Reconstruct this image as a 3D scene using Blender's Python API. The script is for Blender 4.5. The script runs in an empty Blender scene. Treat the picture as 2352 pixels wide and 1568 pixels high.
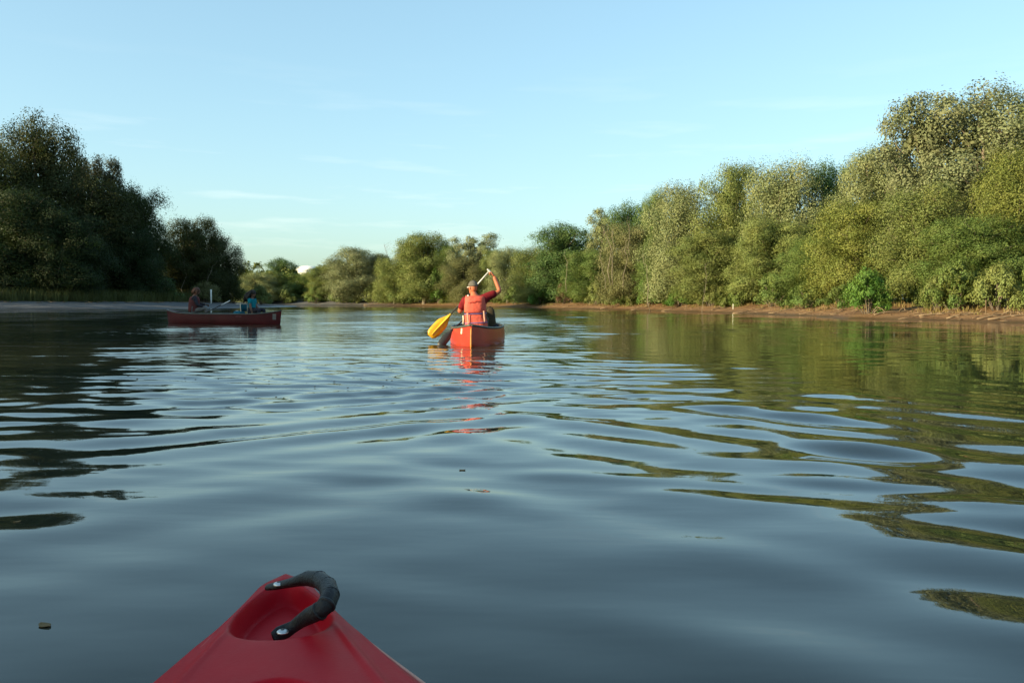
import bpy, bmesh, math, random
import numpy as np
from mathutils import Vector, Matrix, Euler

# ------------------------------------------------------------------ camera, world, sun, exposure
S = bpy.context.scene
COL = S.collection
FPX = 2037.0                     # focal length in photo pixels (photo taken as 2352 wide)
CAM_H = 0.8
PITCH = math.atan(90.0 / FPX)
ROLL = math.radians(0.244)
cam_d = bpy.data.cameras.new("camera")
cam_d.sensor_width = 36.0
cam_d.lens = 36.0 * FPX / 2352.0
cam_d.clip_start = 0.02
cam_d.clip_end = 6000.0
cam = bpy.data.objects.new("camera", cam_d)
COL.objects.link(cam)
CAM_M = Matrix.Translation((0, 0, CAM_H)) @ Matrix.Rotation(math.pi / 2 - PITCH, 4, 'X') @ Matrix.Rotation(ROLL, 4, 'Z')
cam.matrix_world = CAM_M
S.camera = cam

SUN_EL, SUN_AZ = math.radians(14.5), math.radians(64.0)     # azimuth counted from straight behind the camera towards the left
SUN_DIR = Vector((-math.sin(SUN_AZ) * math.cos(SUN_EL), -math.cos(SUN_AZ) * math.cos(SUN_EL), math.sin(SUN_EL)))
W = bpy.data.worlds.new("World")
S.world = W
W.use_nodes = True
nt = W.node_tree
nt.nodes.clear()
N = nt.nodes.new
w_out = N('ShaderNodeOutputWorld')
bg = N('ShaderNodeBackground')
bg.inputs['Strength'].default_value = 0.15
sky = N('ShaderNodeTexSky')
sky.sky_type = 'NISHITA'
sky.sun_disc = False
sky.sun_elevation = SUN_EL
sky.sun_rotation = math.atan2(SUN_DIR.x, SUN_DIR.y)
sky.altitude = 0.0
sky.air_density = 1.0
sky.dust_density = 1.7
sky.ozone_density = 1.3
# thin high cloud: stretched noise on the sky direction, a pale veil over the blue
tc = N('ShaderNodeTexCoord')
sep = N('ShaderNodeSeparateXYZ')
nt.links.new(tc.outputs['Generated'], sep.inputs[0])
mp = N('ShaderNodeMapping')
mp.inputs['Scale'].default_value = (3.0, 2.0, 26.0)
mp.inputs['Location'].default_value = (0.7, 0.4, 3.3)
mp.inputs['Rotation'].default_value = (0.0, math.radians(6), 0.0)
nt.links.new(tc.outputs['Generated'], mp.inputs[0])
cn = N('ShaderNodeTexNoise')
cn.inputs['Scale'].default_value = 2.1
cn.inputs['Detail'].default_value = 5.0
cn.inputs['Roughness'].default_value = 0.5
nt.links.new(mp.outputs[0], cn.inputs['Vector'])
cr = N('ShaderNodeMapRange')
cr.inputs['From Min'].default_value = 0.55
cr.inputs['From Max'].default_value = 0.78
cr.inputs['To Max'].default_value = 0.26
nt.links.new(cn.outputs['Fac'], cr.inputs['Value'])
elev = N('ShaderNodeMapRange')            # cloud only between the horizon and about 16 degrees
elev.inputs['From Min'].default_value = 0.26
elev.inputs['From Max'].default_value = 0.10
nt.links.new(sep.outputs['Z'], elev.inputs['Value'])
mul = N('ShaderNodeMath'); mul.operation = 'MULTIPLY'
nt.links.new(cr.outputs[0], mul.inputs[0]); nt.links.new(elev.outputs[0], mul.inputs[1])
mixc = N('ShaderNodeMix'); mixc.data_type = 'RGBA'
mixc.inputs['B'].default_value = (4.6, 4.6, 4.2, 1)
nt.links.new(mul.outputs[0], mixc.inputs['Factor'])
hsv = N('ShaderNodeHueSaturation')
hsv.inputs['Saturation'].default_value = 1.06
gam = N('ShaderNodeGamma')
gam.inputs['Gamma'].default_value = 0.62
nt.links.new(sky.outputs[0], gam.inputs['Color'])
nt.links.new(gam.outputs[0], hsv.inputs['Color'])
tint = N('ShaderNodeMix'); tint.data_type = 'RGBA'; tint.blend_type = 'MULTIPLY'
tint.inputs['Factor'].default_value = 1.0
tint.inputs['B'].default_value = (1.09, 1.40, 1.46, 1)
nt.links.new(hsv.outputs[0], tint.inputs['A'])
nt.links.new(tint.outputs['Result'], mixc.inputs['A'])
nt.links.new(mixc.outputs['Result'], bg.inputs['Color'])
nt.links.new(bg.outputs[0], w_out.inputs['Surface'])

sun_d = bpy.data.lights.new("sun", 'SUN')
sun_d.energy = 5.0
sun_d.angle = math.radians(0.53)
sun_d.color = (1.0, 0.83, 0.50)
sun = bpy.data.objects.new("sun", sun_d)
sun.rotation_euler = SUN_DIR.to_track_quat('Z', 'Y').to_euler()
sun.location = (-60, -60, 60)
COL.objects.link(sun)

S.view_settings.view_transform = 'Standard'
S.view_settings.look = 'None'
S.view_settings.exposure = 1.1
S.view_settings.gamma = 1.0
S.view_settings.use_curve_mapping = False

# ------------------------------------------------------------------ helpers
RNG = np.random.default_rng(11)


def hz(px):
    return 694.0 + (px - 1176.0) * 10.0 / 2352.0


def gx(px, d):
    """x on the ground seen at photo column px and forward distance d"""
    return (px - 1176.0) / FPX * d


def zh(px, py, d):
    """height above the water of a point seen at px,py and forward distance d"""
    return CAM_H + (hz(px) - py) / FPX * d


def P(px, py, d):
    return Vector((gx(px, d), d, zh(px, py, d)))


def tag(o, label=None, cat=None, group=None, kind=None):
    if label: o['label'] = label
    if cat: o['category'] = cat
    if group: o['group'] = group
    if kind: o['kind'] = kind
    return o


def empty(name, loc, label=None, cat=None, group=None, rz=0.0):
    o = bpy.data.objects.new(name, None)
    COL.objects.link(o)
    o.empty_display_size = 0.2
    o.location = loc
    o.rotation_euler = (0, 0, rz)
    return tag(o, label, cat, group)


class MB:
    """collects verts and faces, builds one mesh"""

    def __init__(self):
        self.v, self.f = [], []

    def add(self, vs, fs):
        b = len(self.v)
        self.v += [tuple(p) for p in vs]
        self.f += [tuple(i + b for i in f) for f in fs]

    def rings(self, rings, closed=True, caps=True):
        n = len(rings[0])
        vs = [p for r in rings for p in r]
        fs = []
        m = n if closed else n - 1
        for i in range(len(rings) - 1):
            for j in range(m):
                a, b = i * n + j, i * n + (j + 1) % n
                fs.append((a, b, b + n, a + n))
        if caps and closed:
            fs.append(tuple(range(n - 1, -1, -1)))
            fs.append(tuple((len(rings) - 1) * n + j for j in range(n)))
        self.add(vs, fs)

    def tube(self, pts, rad, n=8, flat=1.0, up=None):
        pts = [Vector(p) for p in pts]
        if not hasattr(rad, '__len__'): rad = [rad] * len(pts)
        if not hasattr(flat, '__len__'): flat = [flat] * len(pts)
        rings = []
        ref = Vector(up) if up else None
        side = None
        for i, p in enumerate(pts):
            d = (pts[min(i + 1, len(pts) - 1)] - pts[max(i - 1, 0)])
            if d.length < 1e-9: d = Vector((0, 0, 1))
            d.normalize()
            if ref is not None:
                s = d.cross(ref)
            elif side is None:
                s = d.cross(Vector((0, 0, 1)) if abs(d.z) < 0.9 else Vector((1, 0, 0)))
            else:
                s = side - d * side.dot(d)
            if s.length < 1e-6: s = d.orthogonal()
            s.normalize()
            side = s
            t = s.cross(d)
            rings.append([p + s * (math.cos(a) * rad[i]) + t * (math.sin(a) * rad[i] * flat[i]) for a in [2 * math.pi * k / n for k in range(n)]])
        self.rings(rings)

    def box(self, c, s, rot=None):
        c = Vector(c)
        vs = []
        for x in (-1, 1):
            for y in (-1, 1):
                for z in (-1, 1):
                    q = Vector((x * s[0] / 2, y * s[1] / 2, z * s[2] / 2))
                    if rot is not None: q = rot @ q
                    vs.append(c + q)
        self.add(vs, [(0, 1, 3, 2), (4, 6, 7, 5), (0, 4, 5, 1), (2, 3, 7, 6), (0, 2, 6, 4), (1, 5, 7, 3)])

    def ellipsoid(self, c, r, n=14, m=9, rot=None, zmin=-1.0):
        c = Vector(c)
        rings = []
        for i in range(m + 1):
            z = 1 - (1 - zmin) * i / m
            rr = math.sqrt(max(0.0, 1 - z * z))
            rr = max(rr, 0.02)
            ring = []
            for k in range(n):
                a = 2 * math.pi * k / n
                q = Vector((math.cos(a) * rr * r[0], math.sin(a) * rr * r[1], z * r[2]))
                if rot is not None: q = rot @ q
                ring.append(c + q)
            rings.append(ring)
        self.rings(rings[::-1])

    def build(self, name, mat, parent=None, smooth=True, sub=0, bevel=0.0):
        me = bpy.data.meshes.new(name)
        off = Vector(parent_loc(parent)) if parent else Vector((0, 0, 0))
        me.from_pydata([(p[0] - off.x, p[1] - off.y, p[2] - off.z) for p in self.v], [], self.f)
        me.validate()
        bm = bmesh.new(); bm.from_mesh(me)
        bmesh.ops.recalc_face_normals(bm, faces=bm.faces)
        if bevel:
            es = [e for e in bm.edges if len(e.link_faces) == 2 and e.calc_face_angle(0) > 0.6]
            bmesh.ops.bevel(bm, geom=es, offset=bevel, segments=2, affect='EDGES', clamp_overlap=True)
        bm.to_mesh(me); bm.free()
        me.polygons.foreach_set('use_smooth', [smooth] * len(me.polygons))
        if mat: me.materials.append(mat)
        o = bpy.data.objects.new(name, me)
        COL.objects.link(o)
        if sub:
            md = o.modifiers.new("sub", 'SUBSURF'); md.levels = sub; md.render_levels = sub
            bake(o)
        if parent: o.parent = parent
        return o


def parent_loc(o):
    l = Vector(o.location)
    while o.parent:
        o = o.parent
        l += o.location
    return l


def bake(o):
    dg = bpy.context.evaluated_depsgraph_get()
    me = bpy.data.meshes.new_from_object(o.evaluated_get(dg))
    old = o.data
    o.modifiers.clear()
    o.data = me
    me.name = old.name
    bpy.data.meshes.remove(old)


def np_mesh(name, v, quads, mat, parent=None, smooth=False):
    me = bpy.data.meshes.new(name)
    v = np.asarray(v, np.float32); q = np.asarray(quads, np.int32)
    k = q.shape[1]
    me.vertices.add(len(v)); me.vertices.foreach_set('co', v.ravel())
    me.loops.add(q.size); me.loops.foreach_set('vertex_index', q.ravel())
    me.polygons.add(len(q))
    me.polygons.foreach_set('loop_start', np.arange(0, q.size, k, dtype=np.int32))
    me.polygons.foreach_set('loop_total', np.full(len(q), k, np.int32))
    if smooth: me.polygons.foreach_set('use_smooth', np.ones(len(q), bool))
    me.update(calc_edges=True)
    if mat: me.materials.append(mat)
    o = bpy.data.objects.new(name, me)
    COL.objects.link(o)
    if parent: o.parent = parent
    return o


def copy_tree(o, parent=None):
    c = o.copy()
    COL.objects.link(c)
    c.parent = parent
    for ch in o.children: copy_tree(ch, c)
    return c


# ------------------------------------------------------------------ materials
def mat_new(name):
    m = bpy.data.materials.new(name)
    m.use_nodes = True
    return m, m.node_tree, m.node_tree.nodes['Principled BSDF']


def ramp(t, stops):
    r = t.nodes.new('ShaderNodeValToRGB')
    e = r.color_ramp.elements
    e[0].position, e[0].color = stops[0][0], (*stops[0][1], 1)
    e[1].position, e[1].color = stops[1][0], (*stops[1][1], 1)
    for p, c in stops[2:]:
        n = e.new(p); n.color = (*c, 1)
    return r


def noise(t, scale, detail=4.0, rough=0.55, coord='Object', vscale=None):
    c = t.nodes.new('ShaderNodeTexCoord')
    n = t.nodes.new('ShaderNodeTexNoise')
    n.inputs['Scale'].default_value = scale
    n.inputs['Detail'].default_value = detail
    n.inputs['Roughness'].default_value = rough
    src = c.outputs[coord]
    if vscale:
        m = t.nodes.new('ShaderNodeMapping'); m.inputs['Scale'].default_value = vscale
        t.links.new(src, m.inputs[0]); src = m.outputs[0]
    t.links.new(src, n.inputs['Vector'])
    return n


def simple(name, col, rough=0.6, spec=0.4, var=0.25, scale=6.0, bump=0.0, bscale=40.0, coat=0.0):
    """base colour with mottling, optional fine relief"""
    m, t, b = mat_new(name)
    n = noise(t, scale)
    c0 = tuple(max(0, x * (1 - var)) for x in col); c1 = tuple(min(1, x * (1 + var)) for x in col)
    r = ramp(t, [(0.3, c0), (0.7, c1)])
    t.links.new(n.outputs['Fac'], r.inputs[0]); t.links.new(r.outputs[0], b.inputs['Base Color'])
    b.inputs['Roughness'].default_value = rough
    b.inputs['Specular IOR Level'].default_value = spec
    if coat: b.inputs['Coat Weight'].default_value = coat; b.inputs['Coat Roughness'].default_value = 0.2
    if bump:
        n2 = noise(t, bscale, 6.0)
        bp = t.nodes.new('ShaderNodeBump'); bp.inputs['Strength'].default_value = bump; bp.inputs['Distance'].default_value = 0.01
        t.links.new(n2.outputs['Fac'], bp.inputs['Height']); t.links.new(bp.outputs[0], b.inputs['Normal'])
    return m


def leaf_mat(name, trans=0.26, rough=0.6, spec=0.22):
    """leaf colour comes from the object's own colour, varied leaf by leaf and clump by clump"""
    m, t, b = mat_new(name)
    oi = t.nodes.new('ShaderNodeObjectInfo')
    g = t.nodes.new('ShaderNodeNewGeometry')
    n = noise(t, 0.9, 3.0, 0.6)
    h = t.nodes.new('ShaderNodeHueSaturation')
    t.links.new(oi.outputs['Color'], h.inputs['Color'])
    mr = t.nodes.new('ShaderNodeMapRange'); mr.inputs['To Min'].default_value = 0.84; mr.inputs['To Max'].default_value = 1.18
    t.links.new(g.outputs['Random Per Island'], mr.inputs['Value']); t.links.new(mr.outputs[0], h.inputs['Value'])
    mh = t.nodes.new('ShaderNodeMapRange'); mh.inputs['From Min'].default_value = 0.3; mh.inputs['From Max'].default_value = 0.7
    mh.inputs['To Min'].default_value = 0.475; mh.inputs['To Max'].default_value = 0.52
    t.links.new(n.outputs['Fac'], mh.inputs['Value']); t.links.new(mh.outputs[0], h.inputs['Hue'])
    t.links.new(h.outputs[0], b.inputs['Base Color'])
    b.inputs['Roughness'].default_value = rough
    b.inputs['Specular IOR Level'].default_value = spec
    tr = t.nodes.new('ShaderNodeBsdfTranslucent')
    h2 = t.nodes.new('ShaderNodeHueSaturation'); h2.inputs['Saturation'].default_value = 1.15; h2.inputs['Value'].default_value = 1.2
    t.links.new(h.outputs[0], h2.inputs['Color']); t.links.new(h2.outputs[0], tr.inputs['Color'])
    mx = t.nodes.new('ShaderNodeMixShader'); mx.inputs[0].default_value = trans
    t.links.new(b.outputs[0], mx.inputs[1]); t.links.new(tr.outputs[0], mx.inputs[2])
    t.links.new(mx.outputs[0], t.nodes['Material Output'].inputs['Surface'])
    return m


M_LEAF = leaf_mat("leaf")
M_GRASS = leaf_mat("grass_blade", 0.3, 0.6, 0.2)
M_BARK = simple("bark", (0.16, 0.13, 0.10), 0.9, 0.1, 0.4, 5.0, 0.6, 12.0)
M_PALEBARK = simple("pale_bark", (0.22, 0.185, 0.135), 0.85, 0.1, 0.3, 3.0, 0.4, 12.0)
M_DRIFT = simple("driftwood_grey", (0.19, 0.135, 0.085), 0.85, 0.1, 0.35, 3.0, 0.4, 14.0)
M_WHITE = simple("white_paint", (0.85, 0.83, 0.76), 0.5, 0.4, 0.06, 6.0)
M_CANOE = simple("canoe_red", (0.40, 0.040, 0.022), 0.34, 0.5, 0.22, 2.2, 0.06, 9.0)
M_MAROON = simple("canoe_maroon", (0.052, 0.006, 0.007), 0.5, 0.15, 0.25, 2.2, 0.06, 9.0)
M_INNER = simple("canoe_inside", (0.10, 0.075, 0.055), 0.6, 0.3, 0.3, 4.0)
M_TRIM = simple("gunwale_vinyl", (0.055, 0.065, 0.055), 0.42, 0.5, 0.25, 5.0)
M_KEEL = simple("worn_orange_edge", (0.60, 0.19, 0.04), 0.5, 0.3, 0.25, 7.0)
M_BLACK = simple("black_rubber", (0.012, 0.012, 0.013), 0.45, 0.28, 0.35, 30.0, 0.35, 160.0)
M_STEEL = simple("steel", (0.62, 0.62, 0.60), 0.3, 0.6, 0.15, 30.0)
M_STEEL.node_tree.nodes['Principled BSDF'].inputs['Metallic'].default_value = 0.85
M_YELLOW = simple("yellow_plastic", (0.62, 0.31, 0.006), 0.38, 0.45, 0.14, 9.0)
M_YRIDGE = simple("yellow_ridge_plastic", (0.75, 0.48, 0.03), 0.36, 0.45, 0.10, 9.0)
M_SHAFT = simple("aluminium_shaft", (0.58, 0.57, 0.53), 0.35, 0.5, 0.08, 12.0)
M_DARKSHAFT = simple("black_shaft", (0.03, 0.028, 0.026), 0.5, 0.4, 0.2, 12.0)
M_SKIN = simple("skin", (0.42, 0.125, 0.058), 0.55, 0.35, 0.10, 12.0)
M_SKIN2 = simple("skin_brown", (0.13, 0.065, 0.042), 0.55, 0.35, 0.10, 12.0)
M_SHIRT = simple("maroon_cotton", (0.15, 0.012, 0.016), 0.9, 0.1, 0.25, 9.0, 0.3, 60.0)
M_CAP = simple("grey_cap_cloth", (0.11, 0.10, 0.085), 0.9, 0.1, 0.15, 20.0, 0.2, 120.0)
M_CREAM = simple("cream_cloth", (0.62, 0.52, 0.38), 0.8, 0.2, 0.10, 20.0)
M_PINKWEB = simple("faded_webbing", (0.58, 0.30, 0.22), 0.8, 0.2, 0.12, 20.0)
M_BLUEWEB = simple("blue_webbing", (0.16, 0.12, 0.30), 0.8, 0.2, 0.2, 20.0)
M_VEST2 = simple("dusty_vest", (0.10, 0.030, 0.028), 0.85, 0.15, 0.2, 8.0, 0.3, 30.0)
M_NAVY = simple("dark_cloth", (0.03, 0.028, 0.035), 0.9, 0.1, 0.3, 10.0)
M_OLIVE = simple("olive_canvas", (0.10, 0.08, 0.05), 0.9, 0.1, 0.3, 8.0, 0.3, 50.0)
M_PACK = simple("pack_canvas", (0.055, 0.042, 0.026), 0.9, 0.1, 0.3, 8.0, 0.3, 50.0)
M_GREYC = simple("grey_cloth", (0.13, 0.12, 0.11), 0.9, 0.1, 0.2, 9.0)
M_TEAL = simple("turquoise_cotton", (0.005, 0.15, 0.185), 0.85, 0.15, 0.2, 9.0, 0.2, 50.0)
M_TEAL2 = simple("blue_bag_cloth", (0.012, 0.10, 0.14), 0.85, 0.15, 0.25, 9.0, 0.2, 50.0)
M_HAIRD = simple("black_hair", (0.016, 0.012, 0.010), 0.6, 0.3, 0.3, 40.0, 0.8, 70.0)
M_HAIRR = simple("auburn_hair", (0.075, 0.030, 0.016), 0.6, 0.3, 0.3, 40.0, 0.8, 70.0)
M_PRINT = simple("faded_print", (0.40, 0.042, 0.028), 0.85, 0.1, 0.3, 60.0)
M_DEADLEAF = simple("dead_leaf", (0.16, 0.11, 0.05), 0.8, 0.2, 0.3, 20.0)


def vest_mat():
    m, t, b = mat_new("orange_vest")
    n = noise(t, 7.0, 5.0)
    r = ramp(t, [(0.25, (0.50, 0.068, 0.042)), (0.75, (0.58, 0.095, 0.058))])
    t.links.new(n.outputs['Fac'], r.inputs[0]); t.links.new(r.outputs[0], b.inputs['Base Color'])
    b.inputs['Roughness'].default_value = 0.75
    n2 = noise(t, 9.0, 3.0)
    bp = t.nodes.new('ShaderNodeBump'); bp.inputs['Strength'].default_value = 0.7; bp.inputs['Distance'].default_value = 0.03
    t.links.new(n2.outputs['Fac'], bp.inputs['Height']); t.links.new(bp.outputs[0], b.inputs['Normal'])
    return m


M_VEST = vest_mat()


def kayak_mat():
    m, t, b = mat_new("kayak_red")
    n = noise(t, 5.0, 6.0)
    r = ramp(t, [(0.3, (0.34, 0.004, 0.010)), (0.7, (0.42, 0.006, 0.014))])
    t.links.new(n.outputs['Fac'], r.inputs[0])
    # dried-water film and scuffs, a pale haze with a shape of its own
    n3 = noise(t, 14.0, 8.0, 0.7, vscale=(1.0, 0.35, 1.0))
    r3 = ramp(t, [(0.56, (0, 0, 0)), (0.85, (0.10, 0.10, 0.10))])
    t.links.new(n3.outputs['Fac'], r3.inputs[0])
    mx = t.nodes.new('ShaderNodeMix'); mx.data_type = 'RGBA'
    mx.inputs['B'].default_value = (0.40, 0.16, 0.16, 1)
    t.links.new(r3.outputs[0], mx.inputs['Factor']); t.links.new(r.outputs[0], mx.inputs['A'])
    ns = noise(t, 1.0, 2.0, 0.5, vscale=(120.0, 5.0, 40.0))
    rs = ramp(t, [(0.70, (0, 0, 0)), (0.74, (0.5, 0.5, 0.5))])
    t.links.new(ns.outputs['Fac'], rs.inputs[0])
    ms = t.nodes.new('ShaderNodeMix'); ms.data_type = 'RGBA'
    ms.inputs['B'].default_value = (0.50, 0.18, 0.17, 1)
    t.links.new(rs.outputs[0], ms.inputs['Factor']); t.links.new(mx.outputs['Result'], ms.inputs['A'])
    t.links.new(ms.outputs['Result'], b.inputs['Base Color'])
    r2 = t.nodes.new('ShaderNodeMapRange'); r2.inputs['To Min'].default_value = 0.34; r2.inputs['To Max'].default_value = 0.56
    t.links.new(n3.outputs['Fac'], r2.inputs['Value']); t.links.new(r2.outputs[0], b.inputs['Roughness'])
    b.inputs['Specular IOR Level'].default_value = 0.06
    n2 = noise(t, 130.0, 4.0)
    bp = t.nodes.new('ShaderNodeBump'); bp.inputs['Strength'].default_value = 0.12; bp.inputs['Distance'].default_value = 0.003
    t.links.new(n2.outputs['Fac'], bp.inputs['Height']); t.links.new(bp.outputs[0], b.inputs['Normal'])
    return m


M_KAYAK = kayak_mat()


def water_mat():
    m, t, b = mat_new("river_water")
    n = noise(t, 0.05, 3.0, coord='Object')
    r = ramp(t, [(0.3, (0.020, 0.023, 0.016)), (0.7, (0.028, 0.031, 0.022))])
    t.links.new(n.outputs['Fac'], r.inputs[0]); t.links.new(r.outputs[0], b.inputs['Base Color'])
    b.inputs['Roughness'].default_value = 0.02
    b.inputs['IOR'].default_value = 1.333
    b.inputs['Specular IOR Level'].default_value = 0.5
    # fine wind ripple, crests across the river; calm near the bow, livelier further out
    n1 = noise(t, 1.0, 3.0, 0.55, vscale=(1.1, 3.4, 1.0))
    n2 = noise(t, 1.0, 2.0, 0.5, vscale=(5.0, 11.0, 1.0))
    add = t.nodes.new('ShaderNodeMath'); add.operation = 'MULTIPLY_ADD'
    add.inputs[1].default_value = 0.22
    t.links.new(n2.outputs['Fac'], add.inputs[0]); t.links.new(n1.outputs['Fac'], add.inputs[2])
    c = t.nodes.new('ShaderNodeTexCoord'); s = t.nodes.new('ShaderNodeSeparateXYZ')
    t.links.new(c.outputs['Object'], s.inputs[0])
    mr = t.nodes.new('ShaderNodeMapRange')
    mr.inputs['From Min'].default_value = 7.0; mr.inputs['From Max'].default_value = 30.0
    mr.inputs['To Min'].default_value = 0.10; mr.inputs['To Max'].default_value = 1.0
    t.links.new(s.outputs['Y'], mr.inputs['Value'])
    bp = t.nodes.new('ShaderNodeBump'); bp.inputs['Distance'].default_value = 0.018
    mrx = t.nodes.new('ShaderNodeMapRange')          # sheltered water towards the right bank
    mrx.inputs['From Min'].default_value = -1.0; mrx.inputs['From Max'].default_value = 6.0
    mrx.inputs['To Min'].default_value = 1.0; mrx.inputs['To Max'].default_value = 0.16
    t.links.new(s.outputs['X'], mrx.inputs['Value'])
    mrl = t.nodes.new('ShaderNodeMapRange')          # and in the lee of the left bank
    mrl.inputs['From Min'].default_value = -18.0; mrl.inputs['From Max'].default_value = -7.0
    mrl.inputs['To Min'].default_value = 0.3; mrl.inputs['To Max'].default_value = 1.0
    t.links.new(s.outputs['X'], mrl.inputs['Value'])
    m0 = t.nodes.new('ShaderNodeMath'); m0.operation = 'MULTIPLY'
    t.links.new(mrl.outputs[0], m0.inputs[0]); t.links.new(mrx.outputs[0], m0.inputs[1])
    mm = t.nodes.new('ShaderNodeMath'); mm.operation = 'MULTIPLY'
    t.links.new(mr.outputs[0], mm.inputs[0]); t.links.new(m0.outputs[0], mm.inputs[1])
    t.links.new(mm.outputs[0], bp.inputs['Strength'])
    t.links.new(add.outputs[0], bp.inputs['Height']); t.links.new(bp.outputs[0], b.inputs['Normal'])
    return m


M_WATER = water_mat()


def ground_mat():
    m, t, b = mat_new("river_bank")
    c = t.nodes.new('ShaderNodeTexCoord'); s = t.nodes.new('ShaderNodeSeparateXYZ')
    t.links.new(c.outputs['Object'], s.inputs[0])
    n = noise(t, 0.6, 8.0, 0.65)
    clay = ramp(t, [(0.3, (0.14, 0.068, 0.026)), (0.72, (0.26, 0.150, 0.066))])
    grey = ramp(t, [(0.3, (0.075, 0.072, 0.070)), (0.7, (0.135, 0.13, 0.128))])
    soil = ramp(t, [(0.35, (0.035, 0.030, 0.016)), (0.7, (0.075, 0.075, 0.030))])
    for q in (clay, grey, soil): t.links.new(n.outputs['Fac'], q.inputs[0])
    mx = t.nodes.new('ShaderNodeMapRange'); mx.inputs['From Min'].default_value = -32.0; mx.inputs['From Max'].default_value = -14.0
    t.links.new(s.outputs['X'], mx.inputs['Value'])
    a = t.nodes.new('ShaderNodeMix'); a.data_type = 'RGBA'
    t.links.new(mx.outputs[0], a.inputs['Factor']); t.links.new(grey.outputs[0], a.inputs['A']); t.links.new(clay.outputs[0], a.inputs['B'])
    # wet, darker strip at the water's edge; woodland soil above the bank
    n2 = noise(t, 0.35, 5.0)
    h = t.nodes.new('ShaderNodeMath'); h.operation = 'MULTIPLY_ADD'; h.inputs[1].default_value = 0.5
    t.links.new(n2.outputs['Fac'], h.inputs[0]); t.links.new(s.outputs['Z'], h.inputs[2])
    up = t.nodes.new('ShaderNodeMapRange'); up.inputs['From Min'].default_value = 0.95; up.inputs['From Max'].default_value = 1.15
    t.links.new(h.outputs[0], up.inputs['Value'])
    a2 = t.nodes.new('ShaderNodeMix'); a2.data_type = 'RGBA'
    t.links.new(up.outputs[0], a2.inputs['Factor']); t.links.new(a.outputs['Result'], a2.inputs['A']); t.links.new(soil.outputs[0], a2.inputs['B'])
    wet = t.nodes.new('ShaderNodeMapRange'); wet.inputs['From Min'].default_value = 0.02; wet.inputs['From Max'].default_value = 0.22
    wet.inputs['To Min'].default_value = 0.45; wet.inputs['To Max'].default_value = 1.0
    t.links.new(s.outputs['Z'], wet.inputs['Value'])
    hs = t.nodes.new('ShaderNodeHueSaturation')
    t.links.new(wet.outputs[0], hs.inputs['Value']); t.links.new(a2.outputs['Result'], hs.inputs['Color'])
    t.links.new(hs.outputs[0], b.inputs['Base Color'])
    rg = t.nodes.new('ShaderNodeMapRange'); rg.inputs['From Min'].default_value = 0.45; rg.inputs['To Min'].default_value = 0.35; rg.inputs['To Max'].default_value = 0.9
    t.links.new(wet.outputs[0], rg.inputs['Value']); t.links.new(rg.outputs[0], b.inputs['Roughness'])
    b.inputs['Specular IOR Level'].default_value = 0.3
    n3 = noise(t, 3.0, 8.0, 0.7)
    bp = t.nodes.new('ShaderNodeBump'); bp.inputs['Strength'].default_value = 0.6; bp.inputs['Distance'].default_value = 0.12
    t.links.new(n3.outputs['Fac'], bp.inputs['Height']); t.links.new(bp.outputs[0], b.inputs['Normal'])
    return m


M_GROUND = ground_mat()

# ------------------------------------------------------------------ terrain and water
# river outline, right bank then far bank then left bank (x, y in metres)
RIGHT = [(30, -400), (27, -120), (25.5, -40), (24, 0), (23.2, 20), (22, 38), (18.7, 46), (17.9, 58), (17.2, 74), (9, 108), (-3, 146), (-20, 172), (-44, 192), (-90, 214), (-170, 232), (-420, 250)]
LEFT = [(-420, 200), (-170, 190), (-95, 178), (-60, 163), (-44, 152), (-35, 142), (-33, 128), (-32, 110), (-32.5, 95), (-36, 84), (-45, 76), (-50, 55), (-50, 20), (-47, -10), (-46, -40), (-50, -120), (-55, -400)]
POLY = np.array(RIGHT + LEFT, float)


def river_sd(x, y):
    """signed distance to the river outline, positive on land"""
    x = np.asarray(x, float); y = np.asarray(y, float)
    d = np.full(x.shape, 1e9); inside = np.zeros(x.shape, bool)
    n = len(POLY)
    for i in range(n):
        ax, ay = POLY[i]; bx, by = POLY[(i + 1) % n]
        ex, ey = bx - ax, by - ay
        t = np.clip(((x - ax) * ex + (y - ay) * ey) / (ex * ex + ey * ey), 0, 1)
        d = np.minimum(d, np.hypot(x - ax - t * ex, y - ay - t * ey))
        c = ((ay > y) != (by > y)) & (x < (bx - ax) * (y - ay) / (by - ay + 1e-12) + ax)
        inside ^= c
    return np.where(inside, -d, d)


def vnoise(x, y, seed):
    r = np.random.default_rng(seed)
    z = 0
    for k in range(10):
        a = r.uniform(0, 2 * np.pi); f = r.uniform(0.5, 2.0); p = r.uniform(0, 2 * np.pi)
        z = z + np.sin((x * np.cos(a) + y * np.sin(a)) * f + p)
    return z / 10 ** 0.5 / 1.0


def land_z(x, y):
    d = river_sd(x, y) + 0.5 * vnoise(x * 0.6, y * 0.6, 3) + 0.2 * vnoise(x * 2.2, y * 2.2, 4)
    left = np.clip((-14 - x) / 12.0, 0, 1) * np.clip((170 - y) / 20, 0, 1)
    under = np.clip(d * 0.25, -1.5, 0)
    right_z = 0.10 * np.clip(d, 0, 1) + 0.38 * np.clip((d - 0.6) / 2.6, 0, 1) + 0.5 * np.clip((d - 3.4) / 2.5, 0, 1)
    left_z = 0.70 * np.clip(d / 10.0, 0, 1) ** 0.9 + 0.35 * np.clip((d - 10) / 6, 0, 1)
    z = np.where(d < 0, under, right_z * (1 - left) + left_z * left)
    z = z + np.where(d > 0.3, 0.035 * vnoise(x * 1.7, y * 1.7, 5) * np.clip(d, 0, 1), 0)
    return z + np.clip((d - 12) / 200, 0, 1) * 3


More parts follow.
